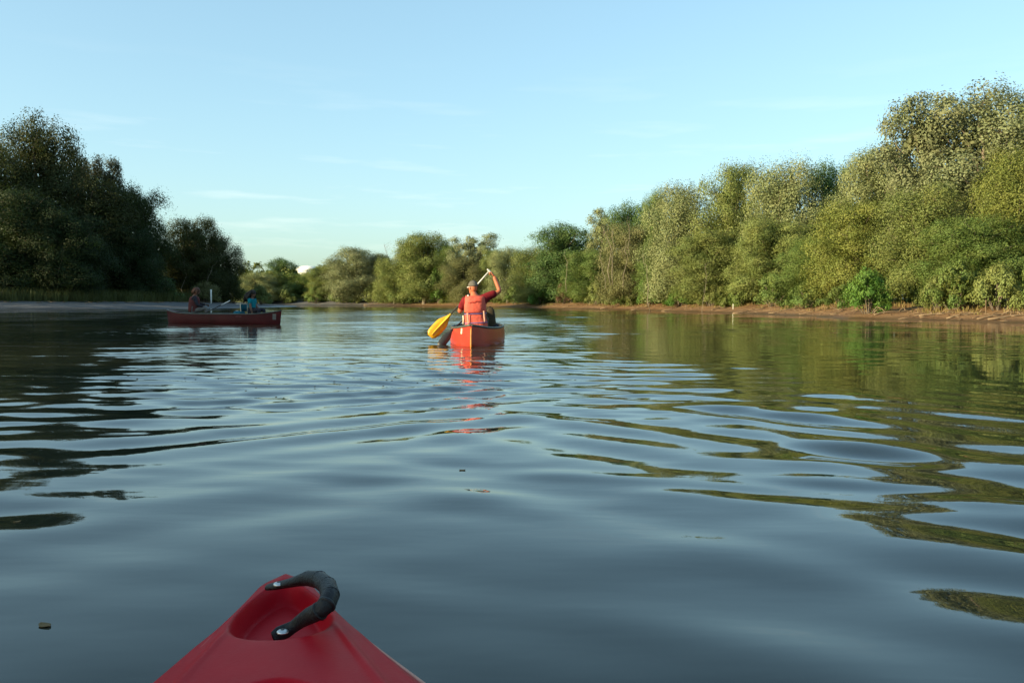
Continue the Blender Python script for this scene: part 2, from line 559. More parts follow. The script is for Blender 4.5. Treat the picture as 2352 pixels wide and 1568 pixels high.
def axis(segs):
    a = [segs[0][0]]
    for lo, hi, s0, s1 in segs:
        x = lo
        while x < hi - 1e-6:
            f = (x - lo) / (hi - lo)
            x += s0 + (s1 - s0) * f
            a.append(min(x, hi))
    return np.array(sorted(set(np.round(a, 4))))


def sheet(name, xs, ys, zf, mat):
    X, Y = np.meshgrid(xs, ys)
    Z = zf(X, Y)
    nx, ny = len(xs), len(ys)
    v = np.stack([X.ravel(), Y.ravel(), Z.ravel()], 1)
    i = np.arange((ny - 1) * nx).reshape(ny - 1, nx)[:, :-1].ravel()
    q = np.stack([i, i + 1, i + 1 + nx, i + nx], 1)
    return np_mesh(name, v, q, mat, smooth=True)


gxs = axis([(-3000, -430, 600, 60), (-430, -100, 30, 8), (-100, -58, 5, 1.2), (-58, -24, 0.8, 0.8), (-24, 8, 2, 1), (8, 34, 0.35, 0.35), (34, 60, 0.6, 6), (60, 430, 10, 60), (430, 3000, 80, 600)])
gys = axis([(-2000, -430, 400, 60), (-430, -60, 40, 8), (-60, 20, 8, 1.5), (20, 110, 0.45, 0.7), (110, 230, 0.8, 1.2), (230, 430, 4, 30), (430, 4000, 60, 600)])
tag(sheet("ground", gxs, gys, land_z, M_GROUND), kind='structure')

# water surface: the canoe's two wake arms, slow swell, and short chop where the hulls and paddles stirred it
WR = np.random.default_rng(5)


def comps(n, ang, spread, l0, l1, slope):
    out = []
    for _ in range(n):
        a = math.radians(ang + WR.normal() * spread)
        lam = math.exp(WR.uniform(math.log(l0), math.log(l1)))
        out.append((2 * math.pi / lam * math.cos(a), 2 * math.pi / lam * math.sin(a), WR.uniform(0, 6.28), slope * lam / (2 * math.pi) * math.sqrt(2.0 / n)))
    return out


C_RIGHT = comps(7, 37, 8, 0.50, 1.0, 0.088)
C_LEFT = comps(7, 141, 9, 0.50, 0.95, 0.075)
C_SWELL = comps(9, 90, 20, 0.50, 1.2, 0.042)
C_NEAR = comps(12, 88, 34, 0.24, 0.60, 0.085)
C_FAR = comps(14, 90, 14, 1.1, 3.2, 0.040)
C_MID = comps(16, 88, 28, 0.28, 0.75, 0.045)
C_CHOP = comps(22, 86, 42, 0.11, 0.30, 0.055)


def smooth(a, b, x):
    t = np.clip((x - a) / (b - a), 0, 1)
    return t * t * (3 - 2 * t)


def wave(x, y, cs, step):
    z = np.zeros_like(x)
    for kx, ky, p, a in cs:
        lam = 2 * math.pi / math.hypot(kx, ky)
        z += a * np.sin(kx * x + ky * y + p) * (1 - smooth(0.22, 0.42, step / lam))
    return z


def water_z(x, y):
    step = np.gradient(y, axis=0)
    wx = x + 0.35 * vnoise(x * 0.45, y * 0.45, 21)
    wy = y + 0.45 * vnoise(x * 0.40, y * 0.40, 22)
    n1 = np.clip(0.75 + 0.55 * vnoise(x * 0.5, y * 0.35, 23), 0.1, 1.7)
    n2 = np.clip(0.75 + 0.6 * vnoise(x * 0.8, y * 0.5, 24), 0.0, 1.8)
    lcalm = 1 - 0.6 * smooth(1.0, 3.4, -x - 0.05 * y) * smooth(3.0, 6.5, y)
    far = 1 - smooth(18, 60, y)
    e_r = smooth(-1.6, 0.6, x) * (1 - smooth(2.0, 4.5, x)) * (1 - smooth(5, 10, y)) + 0.25 * smooth(2.0, 4.5, x) * (1 - smooth(6, 12, y))
    e_l = (1 - smooth(-0.8, 0.9, x)) * (1 - smooth(7, 15, y))
    stir = np.exp(-((x + 1.6) / (1.6 + 0.20 * np.abs(16 - y))) ** 2) * smooth(4.5, 8.5, y) * (1 - smooth(17, 26, y))
    leftc = (1 - smooth(-4.0, -0.5, x)) * smooth(3.2, 7, y) * (1 - smooth(30, 44, y))
    calm = 1 - 0.72 * smooth(0.8, 3.6, x - 0.03 * y) * smooth(3.0, 7.0, y)
    z = wave(wx, wy, C_RIGHT, step) * e_r * n1
    z += wave(wx, wy, C_LEFT, step) * e_l * n1 * lcalm
    z += wave(wx, wy, C_SWELL, step) * far * n2 * (0.35 + 0.65 * calm) * lcalm * (1 + 0.5 * (1 - smooth(2.5, 6, y)))
    z += wave(wx, wy, C_FAR, step) * smooth(16, 34, y) * (0.40 + 0.25 * np.exp(-((x + 3) / 9.0) ** 2)) * np.clip(n2, 0.3, 1.4)
    z += wave(wx, wy, C_NEAR, step) * n1 * (1 - smooth(3.2, 5.5, y))
    z += wave(wx, wy, C_MID, step) * n2 * (0.10 + 0.9 * smooth(3.0, 8.0, y) * (0.25 + 0.5 * stir + 0.14 * leftc)) * calm
    z += wave(wx, wy, C_CHOP, step) * n1 * (0.8 * stir + 0.25 * leftc * n2)
    z = z * (1 + 0.35 * (1 - smooth(2.6, 5.0, y)))
    return z * (1 - smooth(110, 170, np.abs(y)))


wxs = axis([(-420, -60, 60, 12), (-60, -14, 2.5, 0.35), (-14, -4, 0.16, 0.07), (-4, 4, 0.045, 0.045), (4, 14, 0.06, 0.2), (14, 34, 0.4, 1.5), (34, 60, 8, 8)])
wys = axis([(-400, -20, 60, 4), (-20, -1, 2, 0.3), (-1, 0.9, 0.25, 0.04), (0.9, 6, 0.030, 0.034), (6, 16, 0.036, 0.060), (16, 30, 0.062, 0.15), (30, 120, 0.16, 0.42), (120, 260, 0.8, 6)])
tag(sheet("water", wxs, wys, water_z, M_WATER), kind='structure')
# ------------------------------------------------------------------ foliage
def unit(v):
    return v / (np.linalg.norm(v, axis=-1, keepdims=True) + 1e-9)


def leaves(pos, nrm, size, rng, aspect=0.62):
    """one bent rhombus per leaf"""
    n = len(pos)
    r = unit(rng.normal(size=(n, 3)))
    u = unit(np.cross(nrm, r)); w = np.cross(nrm, u)
    s = (size * rng.uniform(0.55, 1.35, n))[:, None]
    L = u * s * 0.5; B = w * s * 0.5 * aspect; d = nrm * s * 0.14
    v = np.stack([pos - L - d, pos - B + d * 0.4, pos + L - d, pos + B + d * 0.4], 1).reshape(-1, 3)
    return v, np.arange(n * 4).reshape(n, 4)


def crown_points(rng, lobes, leaf_n, clump_r, droop=0.0, fill=0.25):
    """leaf positions and normals: lobes > twig clumps > leaves"""
    vol = np.array([l[3] ** 2 for l in lobes]); share = vol / vol.sum()
    P_, N_ = [], []
    for (lx, ly, lz, R, sq), f in zip(lobes, share):
        n = int(leaf_n * f)
        per = 46
        k = max(4, n // per)
        d = unit(rng.normal(size=(k, 3)))
        d[:, 2] = np.where(d[:, 2] < -0.35, -d[:, 2] * 0.6, d[:, 2]); d = unit(d)
        rr = np.where(rng.random(k) < fill, rng.uniform(0.3, 0.8, k), rng.uniform(0.82, 1.08, k)) * R
        c = np.array([lx, ly, lz]) + d * rr[:, None] * np.array([1, 1, sq])
        c = np.repeat(c, per, 0); dd = np.repeat(d, per, 0)
        cs = np.repeat(rng.uniform(0.6, 1.35, k), per) * clump_r
        o = np.clip(rng.normal(size=(len(c), 3)), -1.55, 1.55) * cs[:, None] * np.array([0.58, 0.58, 0.48 + 0.5 * droop])
        rad = np.linalg.norm(o[:, :2], axis=1)
        o[:, 2] -= rad * rad / cs * (0.35 + droop)          # twigs hang at their ends
        p = c + o
        nn = unit(1.1 * dd + 0.6 * unit(o + 1e-6) + np.array([0, 0, 0.12]) + 0.36 * rng.normal(size=p.shape))
        P_.append(p); N_.append(nn)
    return np.concatenate(P_), np.concatenate(N_)


def limb(mb, a, b, r0, r1, rng, sag=0.0, n=5, sides=6):
    a, b = Vector(a), Vector(b)
    pts, rad = [], []
    L = (b - a).length
    for i in range(n):
        f = i / (n - 1)
        q = a.lerp(b, f) + Vector(rng.normal(size=3) * L * 0.03 * (0 < i < n - 1))
        q.z += L * 0.12 * math.sin(f * math.pi) - sag * f * f
        pts.append(q); rad.append(r0 + (r1 - r0) * f)
    mb.tube(pts, rad, sides)
    return pts


def tree_proto(seed, kind):
    """a tree 10 m high standing at the origin: [crown data, trunk MB]"""
    rng = np.random.default_rng(seed)
    H = 10.0
    lobes = []
    if kind == 'broad':      nl, wid, zlo, rl, leaf, cl, dr, n = 38, 3.0, 0.8, (0.95, 1.55), 0.115, 0.52, 0.25, 74000
    elif kind == 'tall':     nl, wid, zlo, rl, leaf, cl, dr, n = 40, 2.2, 0.8, (0.75, 1.3), 0.10, 0.48, 0.25, 78000
    elif kind == 'willow':   nl, wid, zlo, rl, leaf, cl, dr, n = 36, 2.9, 0.7, (0.9, 1.45), 0.11, 0.55, 0.7, 72000
    elif kind == 'airy':     nl, wid, zlo, rl, leaf, cl, dr, n = 34, 2.4, 2.2, (0.5, 0.9), 0.125, 0.42, 0.1, 30000
    elif kind == 'round':    nl, wid, zlo, rl, leaf, cl, dr, n = 28, 2.5, 1.0, (1.0, 1.6), 0.125, 0.50, 0.2, 56000
    for i in range(nl):
        f = (i + rng.uniform(0, 1)) / nl
        z = zlo + (H - zlo - 0.9) * f
        g = (z - zlo) / (H - zlo)
        if kind == 'broad': prof = (0.85 + 0.45 * g) * math.sqrt(max(0.03, 1 - g ** 2.6))
        elif kind == 'tall': prof = (0.75 + 0.5 * g) * math.sqrt(max(0.03, 1 - g ** 2.2))
        elif kind == 'willow': prof = (0.95 + 0.2 * g) * math.sqrt(max(0.03, 1 - g ** 2.4))
        elif kind == 'airy': prof = (0.6 + 0.7 * g) * math.sqrt(max(0.05, 1 - g ** 3))
        else: prof = math.sqrt(max(0.03, 1 - abs(2 * g - 1) ** 2.5))
        a = i * 2.39996 + rng.uniform(-0.5, 0.5)
        rad = wid * prof * math.sqrt(rng.uniform(0.08, 1.0))
        R = rng.uniform(*rl) * (1.0 - 0.25 * g)
        lobes.append((rad * math.cos(a), rad * math.sin(a), min(z, H - 0.9 * R), R, rng.uniform(0.85, 1.1)))
    p, nn = crown_points(rng, lobes, n, cl, dr)
    keep = p[:, 2] > 0.15
    p, nn = p[keep], nn[keep]
    perm = rng.permutation(len(p)); p, nn = p[perm], nn[perm]
    sz = np.full(len(p), leaf)
    k = int(len(p) * 0.10)                      # larger leaf sprays deep inside close the crown
    ax = np.stack([p[:k, 0] * 0.45, p[:k, 1] * 0.45, (p[:k, 2] - 5.0) * 0.84 + 4.6], 1)
    p = np.concatenate([ax, p[k:]]); sz[:k] *= 2.2
    perm = rng.permutation(len(p))
    lv, lq = leaves(p[perm], nn[perm], sz[perm], rng)
    mb = MB()
    top = Vector((rng.normal() * 0.2, rng.normal() * 0.2, H * 0.86))
    tp = [Vector((0, 0, -0.6)), Vector((0.03, 0, 0.25))]
    for f in (0.25, 0.5, 0.75, 1.0):
        tp.append(Vector((top.x * f + rng.normal() * 0.12, top.y * f + rng.normal() * 0.12, top.z * f)))
    mb.tube(tp, [0.26, 0.19, 0.15, 0.11, 0.07, 0.02], 9)
    for l in lobes:
        zf = max(0.7, l[2] * 0.62)
        a = Vector((top.x * zf / top.z, top.y * zf / top.z, zf))
        limb(mb, a, l[:3], 0.055, 0.015, rng)
        for _ in range(2):
            d = unit(rng.normal(size=3)); d[2] = abs(d[2])
            limb(mb, Vector(l[:3]), Vector(l[:3]) + Vector(d * l[3] * 0.95), 0.018, 0.006, rng, n=3, sides=4)
    return (lv, lq), mb


def shrub_proto(seed, n, leaf, nl=12, wid=1.2, tall=1.0):
    """a shrub 2 m high"""
    rng = np.random.default_rng(seed)
    lobes = []
    for i in range(nl):
        g = (i + 0.5) / nl
        a = i * 2.39996 + rng.uniform(-0.6, 0.6)
        rad = wid * (1 - 0.8 * g ** 1.5) * rng.uniform(0.45, 1.0)
        R = rng.uniform(0.30, 0.52)
        lobes.append((rad * math.cos(a), rad * math.sin(a), (0.28 + 1.42 * g) * tall, R, 0.8))
    p, nn = crown_points(rng, lobes, n, 0.19, 0.25, 0.4)
    keep = p[:, 2] > 0.02
    lv, lq = leaves(p[keep], nn[keep], np.full(keep.sum(), leaf), rng, 0.7)
    mb = MB()
    for l in lobes:
        limb(mb, (l[0] * 0.12, l[1] * 0.12, -0.25), l[:3], 0.03, 0.008, rng, n=4, sides=5)
    return (lv, lq), mb


PROTO = {}


def proto(key, make, crown_name='crown', trunk_name='trunk', name='tree'):
    (lv, lq), mb = make
    me = np_mesh(crown_name, lv, lq, M_LEAF)
    tr = mb.build(trunk_name, M_BARK)
    PROTO[key] = (me.data, tr.data)
    for o in (me, tr): bpy.data.objects.remove(o)


for k, (sd, kd) in {'broad_a': (1, 'broad'), 'broad_b': (2, 'broad'), 'broad_c': (3, 'broad'), 'tall_a': (4, 'tall'), 'tall_b': (5, 'tall'),
                    'willow_a': (6, 'willow'), 'willow_b': (7, 'willow'), 'airy_a': (8, 'airy'), 'airy_b': (9, 'airy'), 'round_a': (10, 'round')}.items():
    proto(k, tree_proto(sd, kd))
proto('shrub_a', shrub_proto(20, 6500, 0.095))
proto('shrub_b', shrub_proto(21, 6500, 0.085, 14, 1.35, 0.9))
proto('shrub_c', shrub_proto(22, 5000, 0.09, 10, 0.9, 1.1))
proto('maple', shrub_proto(23, 9000, 0.085, 13, 1.05, 1.0))


def plant(name, key, x, y, h, w, col, label, cat, group, rz=None, crown='crown', trunk='trunk', bark=None, lean=(0, 0), rng=RNG):
    """place one tree or shrub: h metres high, w metres wide"""
    base = 10.0 if key[:5] != 'shrub' and key != 'maple' else 2.0
    wid = {'bro': 7.6, 'tal': 5.8, 'wil': 7.2, 'air': 5.8, 'rou': 7.0, 'shr': 2.9, 'map': 2.8}[key[:3]]
    z = float(land_z(np.array([x]), np.array([y]))[0])
    r = empty(name, (x, y, z), label, cat, group, rng.uniform(0, 6.28) if rz is None else rz)
    r.rotation_euler.x, r.rotation_euler.y = lean
    r.scale = (w / wid, w / wid, h / base * ((0.97 if x < -25 and y < 150 else 1.03) if base > 5 else 1.0))
    cd, td = PROTO[key]
    c = bpy.data.objects.new(crown, cd); COL.objects.link(c); c.parent = r
    j = 1 + rng.normal() * 0.05
    c.color = (col[0] * j, col[1] * j, col[2] * j, 1)
    t = bpy.data.objects.new(trunk, td); COL.objects.link(t); t.parent = r
    if bark:
        t.material_slots[0].link = 'OBJECT'; t.material_slots[0].material = bark
    return r


# leaf colours (reflectance)
OLIVE = (0.162, 0.192, 0.056)
PALE = (0.205, 0.229, 0.100)
DEEP = (0.080, 0.134, 0.041)
MIDG = (0.121, 0.173, 0.044)
YELL = (0.171, 0.194, 0.046)
BROWN = (0.157, 0.160, 0.063)
FRESH = (0.092, 0.178, 0.032)
GREYG = (0.186, 0.205, 0.100)
REDD = (0.110, 0.065, 0.035)

GR_L, GR_F, GR_R = "trees on the left bank", "trees along the far bend", "trees on the right bank"
# px of the crown's middle, py of its top, forward distance, width in px, prototype, colour, label
def on_bank(px, off, d0=None):
    """point on the right or far bank seen in column px, off metres inland"""
    ds = np.arange(20, 230, 0.1)
    ok = np.nonzero(river_sd(gx(px, ds), ds) >= off)[0]
    if len(ok):
        d = float(ds[ok[0]]); x = gx(px, d)
        return Vector((x, d, float(land_z(np.array([x]), np.array([d]))[0])))
    return Vector((gx(px, 200), 200, 0.5))


TREES = [
    ('l', -25, 318, 98, 190, 'broad_a', OLIVE, "olive tree cut by the left frame edge behind the grey beach", 'tree'),
    ('l', 95, 262, 104, 185, 'broad_b', OLIVE, "tallest tree on the shaded left bank with a rounded sunlit top", 'tree'),
    ('l', 196, 328, 112, 95, 'airy_a', PALE, "pale airy tree just right of the tallest tree on the left bank", 'tree'),
    ('l', 256, 338, 114, 80, 'airy_b', GREYG, "ragged thin crown leaning out against the sky on the left bank", 'tree'),
    ('l', 215, 400, 104, 190, 'tall_a', OLIVE, "dark tree below the two airy tops of the left bank", 'tree'),
    ('l', 60, 430, 92, 200, 'willow_a', DEEP, "deep green tree in front of the tallest one on the left bank", 'tree'),
    ('l', 318, 424, 112, 140, 'broad_c', MIDG, "knobbly dark tree whose crown juts right over the beach", 'tree'),
    ('l', 300, 500, 104, 130, 'willow_b', DEEP, "shadowed drooping tree at the middle of the left bank", 'tree'),
    ('l', 160, 480, 93, 170, 'broad_c', DEEP, "black-green spreading tree low on the left bank beside tall grass", 'tree'),
    ('l', 440, 490, 122, 130, 'broad_a', OLIVE, "domed tree with pale limbs showing, behind the paddlers in the maroon canoe", 'tree'),
    ('l', 505, 528, 126, 105, 'willow_a', OLIVE, "last sloping tree at the right end of the left bank", 'tree'),
    ('f', 590, 618, 198, 80, 'broad_b', PALE, "low olive tree just right of the left bank's last tree", 'tree'),
    ('f', 650, 597, 212, 70, 'round_a', DEEP, "small dark dome-topped tree standing behind the far bend", 'tree'),
    ('f', 700, 628, 205, 80, 'broad_c', MIDG, "low hazy tree below the white dome at the far bend", 'tree'),
    ('f', 748, 610, 198, 80, 'tall_b', OLIVE, "slim olive tree right of the white dome at the far bend", 'tree'),
    ('f', 822, 570, 188, 125, 'broad_a', GREYG, "greyish rounded tree with bare twigs rising behind it", 'tree'),
    ('f', 905, 585, 178, 80, 'willow_b', OLIVE, "soft olive tree left of the tallest tree at the far bend", 'tree'),
    ('f', 975, 527, 172, 115, 'tall_a', OLIVE, "tallest tree at the far bend, left of the man in orange", 'tree'),
    ('f', 1090, 537, 164, 105, 'airy_b', GREYG, "gappy tree with sky showing through, behind the man's cap", 'tree'),
    ('f', 1065, 585, 160, 90, 'willow_a', BROWN, "brownish tree under the gappy one at the far bend", 'tree'),
    ('f', 1165, 568, 150, 80, 'broad_b', PALE, "pale small tree directly behind the raised paddle grip", 'tree'),
    ('f', 622, 622, 205, 55, 'tall_b', OLIVE, "slim pale tree between the left bank's end and the dark dome-topped tree", 'tree'),
    ('f', 778, 598, 197, 55, 'tall_a', OLIVE, "narrow tree just left of the greyish rounded one at the far bend", 'tree'),
    ('f', 868, 582, 187, 55, 'tall_b', GREYG, "grey-green upright tree right of the greyish rounded one", 'tree'),
    ('f', 935, 558, 181, 60, 'tall_b', PALE, "upright pale tree touching the left side of the tallest far tree", 'tree'),
    ('f', 1032, 556, 170, 60, 'tall_a', MIDG, "upright tree between the tallest far tree and the gappy one", 'tree'),
    ('f', 1130, 572, 158, 55, 'tall_b', OLIVE, "narrow olive tree right of the gappy one behind the paddle shaft", 'tree'),
    ('r', 1222, 560, 138, 90, 'willow_b', OLIVE, "olive tree between the raised hand and a dark green crown", 'tree'),
    ('r', 1300, 519, 128, 135, 'round_a', DEEP, "dark green twin-topped tree right of the raised hand", 'tree'),
    ('r', 1388, 480, 122, 80, 'airy_a', PALE, "thin pale tree poking above a dark green neighbour", 'tree'),
    ('r', 1446, 472, 116, 85, 'round_a', DEEP, "dark green crown peeping over the brown-tinged tree", 'tree'),
    ('r', 1450, 512, 104, 120, 'broad_c', BROWN, "brown-tinged tree with pale bare stems below its crown", 'tree'),
    ('r', 1505, 442, 102, 60, 'broad_b', MIDG, "small dark tuft of a tree at the step in the skyline", 'tree'),
    ('r', 1570, 424, 92, 150, 'willow_a', PALE, "pale yellow-olive tree at the left of the tall right bank trees", 'tree'),
    ('r', 1680, 384, 88, 130, 'broad_a', OLIVE, "tree topped by small dark tufts right of the pale yellow-olive one", 'tree'),
    ('r', 1800, 370, 80, 165, 'willow_b', PALE, "silvery dome-shaped tree at the middle of the right bank", 'tree'),
    ('r', 1905, 384, 80, 105, 'round_a', DEEP, "dark green tree in the dip between two paler crowns", 'tree'),
    ('r', 2000, 336, 66, 150, 'tall_b', PALE, "feathery pale tree left of the highest right bank crowns", 'tree'),
    ('r', 2105, 213, 60, 170, 'airy_a', GREYG, "thin grey-green tree with sky gaps, high on the right bank", 'tree'),
    ('r', 2250, 208, 58, 245, 'tall_a', GREYG, "broadest and highest grey-olive tree on the right bank", 'tree'),
    ('r', 2390, 235, 56, 190, 'broad_b', OLIVE, "tall tree cut by the right frame edge", 'tree'),
    ('r', 2330, 350, 49, 170, 'willow_a', YELL, "yellow-green tree at the right frame edge, in front of taller ones", 'tree'),
    ('r', 1960, 470, 62, 170, 'broad_c', YELL, "sunny yellow-green tree behind the bright maple bush", 'tree'),
    ('r', 2120, 425, 53, 190, 'willow_b', OLIVE, "olive tree below the thin grey-green one on the right bank", 'tree'),
    ('r', 2235, 500, 48, 185, 'broad_a', MIDG, "low spreading tree reaching over the mud at the right", 'tree'),
    ('r', 1760, 500, 76, 140, 'broad_b', OLIVE, "olive tree in front of the silvery dome-shaped one", 'tree'),
    ('r', 1625, 520, 85, 130, 'tall_b', OLIVE, "narrow olive tree with a white leaning stem at its foot", 'tree'),
    ('r', 1865, 545, 70, 120, 'willow_a', MIDG, "drooping mid-green tree left of the bright maple bush", 'tree'),
    ('r', 2100, 560, 55, 105, 'round_a', MIDG, "compact round tree just right of the bright maple bush", 'tree'),
    ('r', 1530, 555, 96, 110, 'broad_c', MIDG, "mid-green tree right of the pale bare stems", 'tree'),
    ('r', 1355, 570, 118, 100, 'broad_b', MIDG, "low tree between the dark twin-topped one and the bare stems", 'tree'),
]
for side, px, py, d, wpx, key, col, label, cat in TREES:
    if side == 'l': col = tuple(c * 0.31 for c in col)  # left bank's shade put into the colour: darkened copies of the leaf colours
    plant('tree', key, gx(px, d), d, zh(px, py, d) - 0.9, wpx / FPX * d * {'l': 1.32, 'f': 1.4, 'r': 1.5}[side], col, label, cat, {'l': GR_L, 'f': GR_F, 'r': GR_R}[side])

SHRUBS = [
    (1993, 616, 41.5, 135, 'maple', FRESH, "bright green broad-leaved bush alone on the mud at the right"),
    (1930, 655, 46, 90, 'shrub_a', MIDG, "dull green shrub just left of the bright maple bush"),
    (1850, 640, 51, 110, 'shrub_b', MIDG, "wide shrub with a dark hollow beneath, above the white stake"),
    (1775, 628, 57, 110, 'shrub_a', MIDG, "rounded leafy shrub right of the leaning grey stick"),
    (1700, 640, 62, 90, 'shrub_c', MIDG, "mid-green shrub behind the white stake on the mud"),
    (1630, 648, 68, 90, 'shrub_b', OLIVE, "olive shrub beside the leaning grey stick"),
    (1560, 660, 76, 85, 'shrub_a', FRESH, "low bright shrub spilling over the bank at mid right"),
    (1490, 640, 84, 80, 'shrub_c', FRESH, "upright bright green shrub below the pale bare stems"),
    (1430, 650, 90, 75, 'shrub_b', MIDG, "dark shrub left of the upright bright green one"),
    (1370, 648, 97, 70, 'shrub_a', OLIVE, "olive shrub right of the reddish one"),
    (1296, 650, 106, 60, 'shrub_c', REDD, "reddish-brown shrub on the right bank beyond the canoeist"),
    (1240, 645, 118, 65, 'shrub_b', FRESH, "yellow-green shrub left of the reddish one"),
    (1185, 655, 134, 60, 'shrub_a', MIDG, "shrub just right of the canoeist's raised sleeve"),
    (1010, 612, 158, 75, 'shrub_c', FRESH, "tall bright bush standing just left of the man's cap"),
    (930, 640, 168, 70, 'shrub_a', MIDG, "shrub at the foot of the tallest far tree"),
    (860, 645, 176, 70, 'shrub_b', OLIVE, "olive shrub at the water under the greyish tree"),
    (790, 650, 184, 70, 'shrub_a', MIDG, "shrub left of the olive one at the far bend"),
    (725, 655, 192, 65, 'shrub_c', MIDG, "shrub at the waterline beneath the white dome"),
    (655, 650, 198, 70, 'shrub_b', OLIVE, "shrub at the waterline right of the turquoise girl"),
    (600, 655, 194, 60, 'shrub_a', OLIVE, "shrub directly behind the girl's dark hair"),
    (2150, 620, 43, 85, 'shrub_b', OLIVE, "leafy shrub between the bright bush and the low spreading tree"),
    (2195, 600, 41.5, 120, 'shrub_a', MIDG, "tall shrub above the driftwood at the far right"),
    (2290, 590, 40.5, 130, 'shrub_b', OLIVE, "broad shrub hanging over the red mud near the frame edge"),
    (2375, 600, 39.5, 110, 'shrub_c', MIDG, "shrub cut by the right frame edge above the mud"),
    (470, 640, 118, 90, 'shrub_b', BROWN, "rust-tinged shrub behind the white post on the left bank"),
    (535, 630, 128, 80, 'shrub_a', OLIVE, "sunlit shrub at the right tip of the left bank"),
    (380, 640, 110, 90, 'shrub_c', DEEP, "dark shrub on the left bank above the maroon canoe's stern"),
]
for px, py, d, wpx, key, col, label in SHRUBS:
    x = gx(px, d)
    if px > 590:                      # right and far banks: stand just above the mud
        q = on_bank(px, 0.9 if key == 'maple' else 3.4)
        x, d = q.x, q.y
    plant('bush' if key == 'maple' else 'shrub', key, x, d, max(0.8, zh(px, py, d) - float(land_z(np.array([x]), np.array([d]))[0])), wpx / FPX * d * 1.1, col, label, 'bush' if key == 'maple' else 'shrub', "shrubs along the banks", crown='foliage', trunk='stem')


def mass(name, spots, leaf, n_per, seed, col, rmax=1.0):
    """woodland or undergrowth that reads as one mass: leaf clumps on many mounds"""
    rng = np.random.default_rng(seed)
    V, Q, b = [], [], 0
    for (x, y, z, R, Hh) in spots:
        lobes = []
        m = 7
        for i in range(m):
            a = rng.uniform(0, 6.28); rr = R * math.sqrt(rng.random()) * 0.8
            lobes.append((x + rr * math.cos(a), y + rr * math.sin(a), z + Hh * (0.15 + 0.75 * (i + 0.5) / m), R * rng.uniform(0.45, 0.7), 0.8))
        p, nn = crown_points(rng, lobes, n_per, R * 0.22, 0.2, 0.3)
        v, q = leaves(p, nn, np.full(len(p), leaf), rng)
        V.append(v); Q.append(q + b); b += len(v)
    o = np_mesh(name, np.concatenate(V), np.concatenate(Q), M_LEAF)
    o.color = (*col, 1)
    return tag(o, kind='stuff')


mr = np.random.default_rng(77)
sp = []
# right and far bank: a wood behind the named trees
for i in range(len(RIGHT) - 1):
    (ax, ay), (bx, by) = RIGHT[i], RIGHT[i + 1]
    if ay < 18: continue
    L = math.hypot(bx - ax, by - ay); nx, ny = (by - ay) / L, -(bx - ax) / L
    k = max(1, int(L / 5.0))
    if bx < -100: k = max(1, int(L / 12))
    for j in range(k):
        f = (j + mr.random()) / k
        for dd, hh in ((12 + mr.uniform(-1, 3), 7.6), (22 + mr.uniform(-2, 5), 10.0)):
            sp.append((ax + (bx - ax) * f + nx * dd, ay + (by - ay) * f + ny * dd, 0.8, mr.uniform(2.6, 3.8), hh * mr.uniform(0.75, 1.1)))
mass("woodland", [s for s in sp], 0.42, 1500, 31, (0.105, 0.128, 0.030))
# left bank: deep wood that also shades the beach; runs on behind the camera's left
sp = []
for y in np.arange(-75, 150, 6.5):
    for x0, hh in ((-66, 28 if y < -18 else 21 if y < 35 else 9), (-78, 30 if y < -18 else 22 if y < 35 else 10)):
        yc = -14.0 + (x0 + 66) * 0.49
        if yc - 8.5 < y < yc + 8.5: continue
        if y > 120: continue
        sp.append((x0 + mr.uniform(-3, 3), y + mr.uniform(-2, 2), 0.8, mr.uniform(4.8, 5.6), hh * mr.uniform(0.96, 1.08)))
for y in np.arange(96, 140, 5.0):
    sp.append((-49 - 0.1 * (y - 96) * 0 + mr.uniform(-2, 2), y + 4, 0.8, 3.4, 9 * mr.uniform(0.8, 1.1)))
mass("woodland", [q for q in sp if q[1] < 58], 0.85, 2000, 32, (0.042, 0.047, 0.015))  # leaf colour darkened to carry the left bank's shade
mass("woodland", [q for q in sp if q[1] >= 58], 0.42, 2300, 34, (0.042, 0.047, 0.015))  # same darkened leaf colour, bank shade painted in
# low undergrowth along the banks
sp = []
for i in range(len(RIGHT) - 1):
    (ax, ay), (bx, by) = RIGHT[i], RIGHT[i + 1]
    if ay < 18 or bx < -100: continue
    L = math.hypot(bx - ax, by - ay); nx, ny = (by - ay) / L, -(bx - ax) / L
    k = int(L / 1.5)
    for j in range(k):
        f = (j + mr.random()) / k; dd = mr.uniform(3.4, 6.5)
        sp.append((ax + (bx - ax) * f + nx * dd, ay + (by - ay) * f + ny * dd, 0.45, mr.uniform(0.7, 1.3), mr.uniform(0.8, 2.2)))
mass("undergrowth", sp, 0.16, 560, 33, (0.105, 0.130, 0.030))


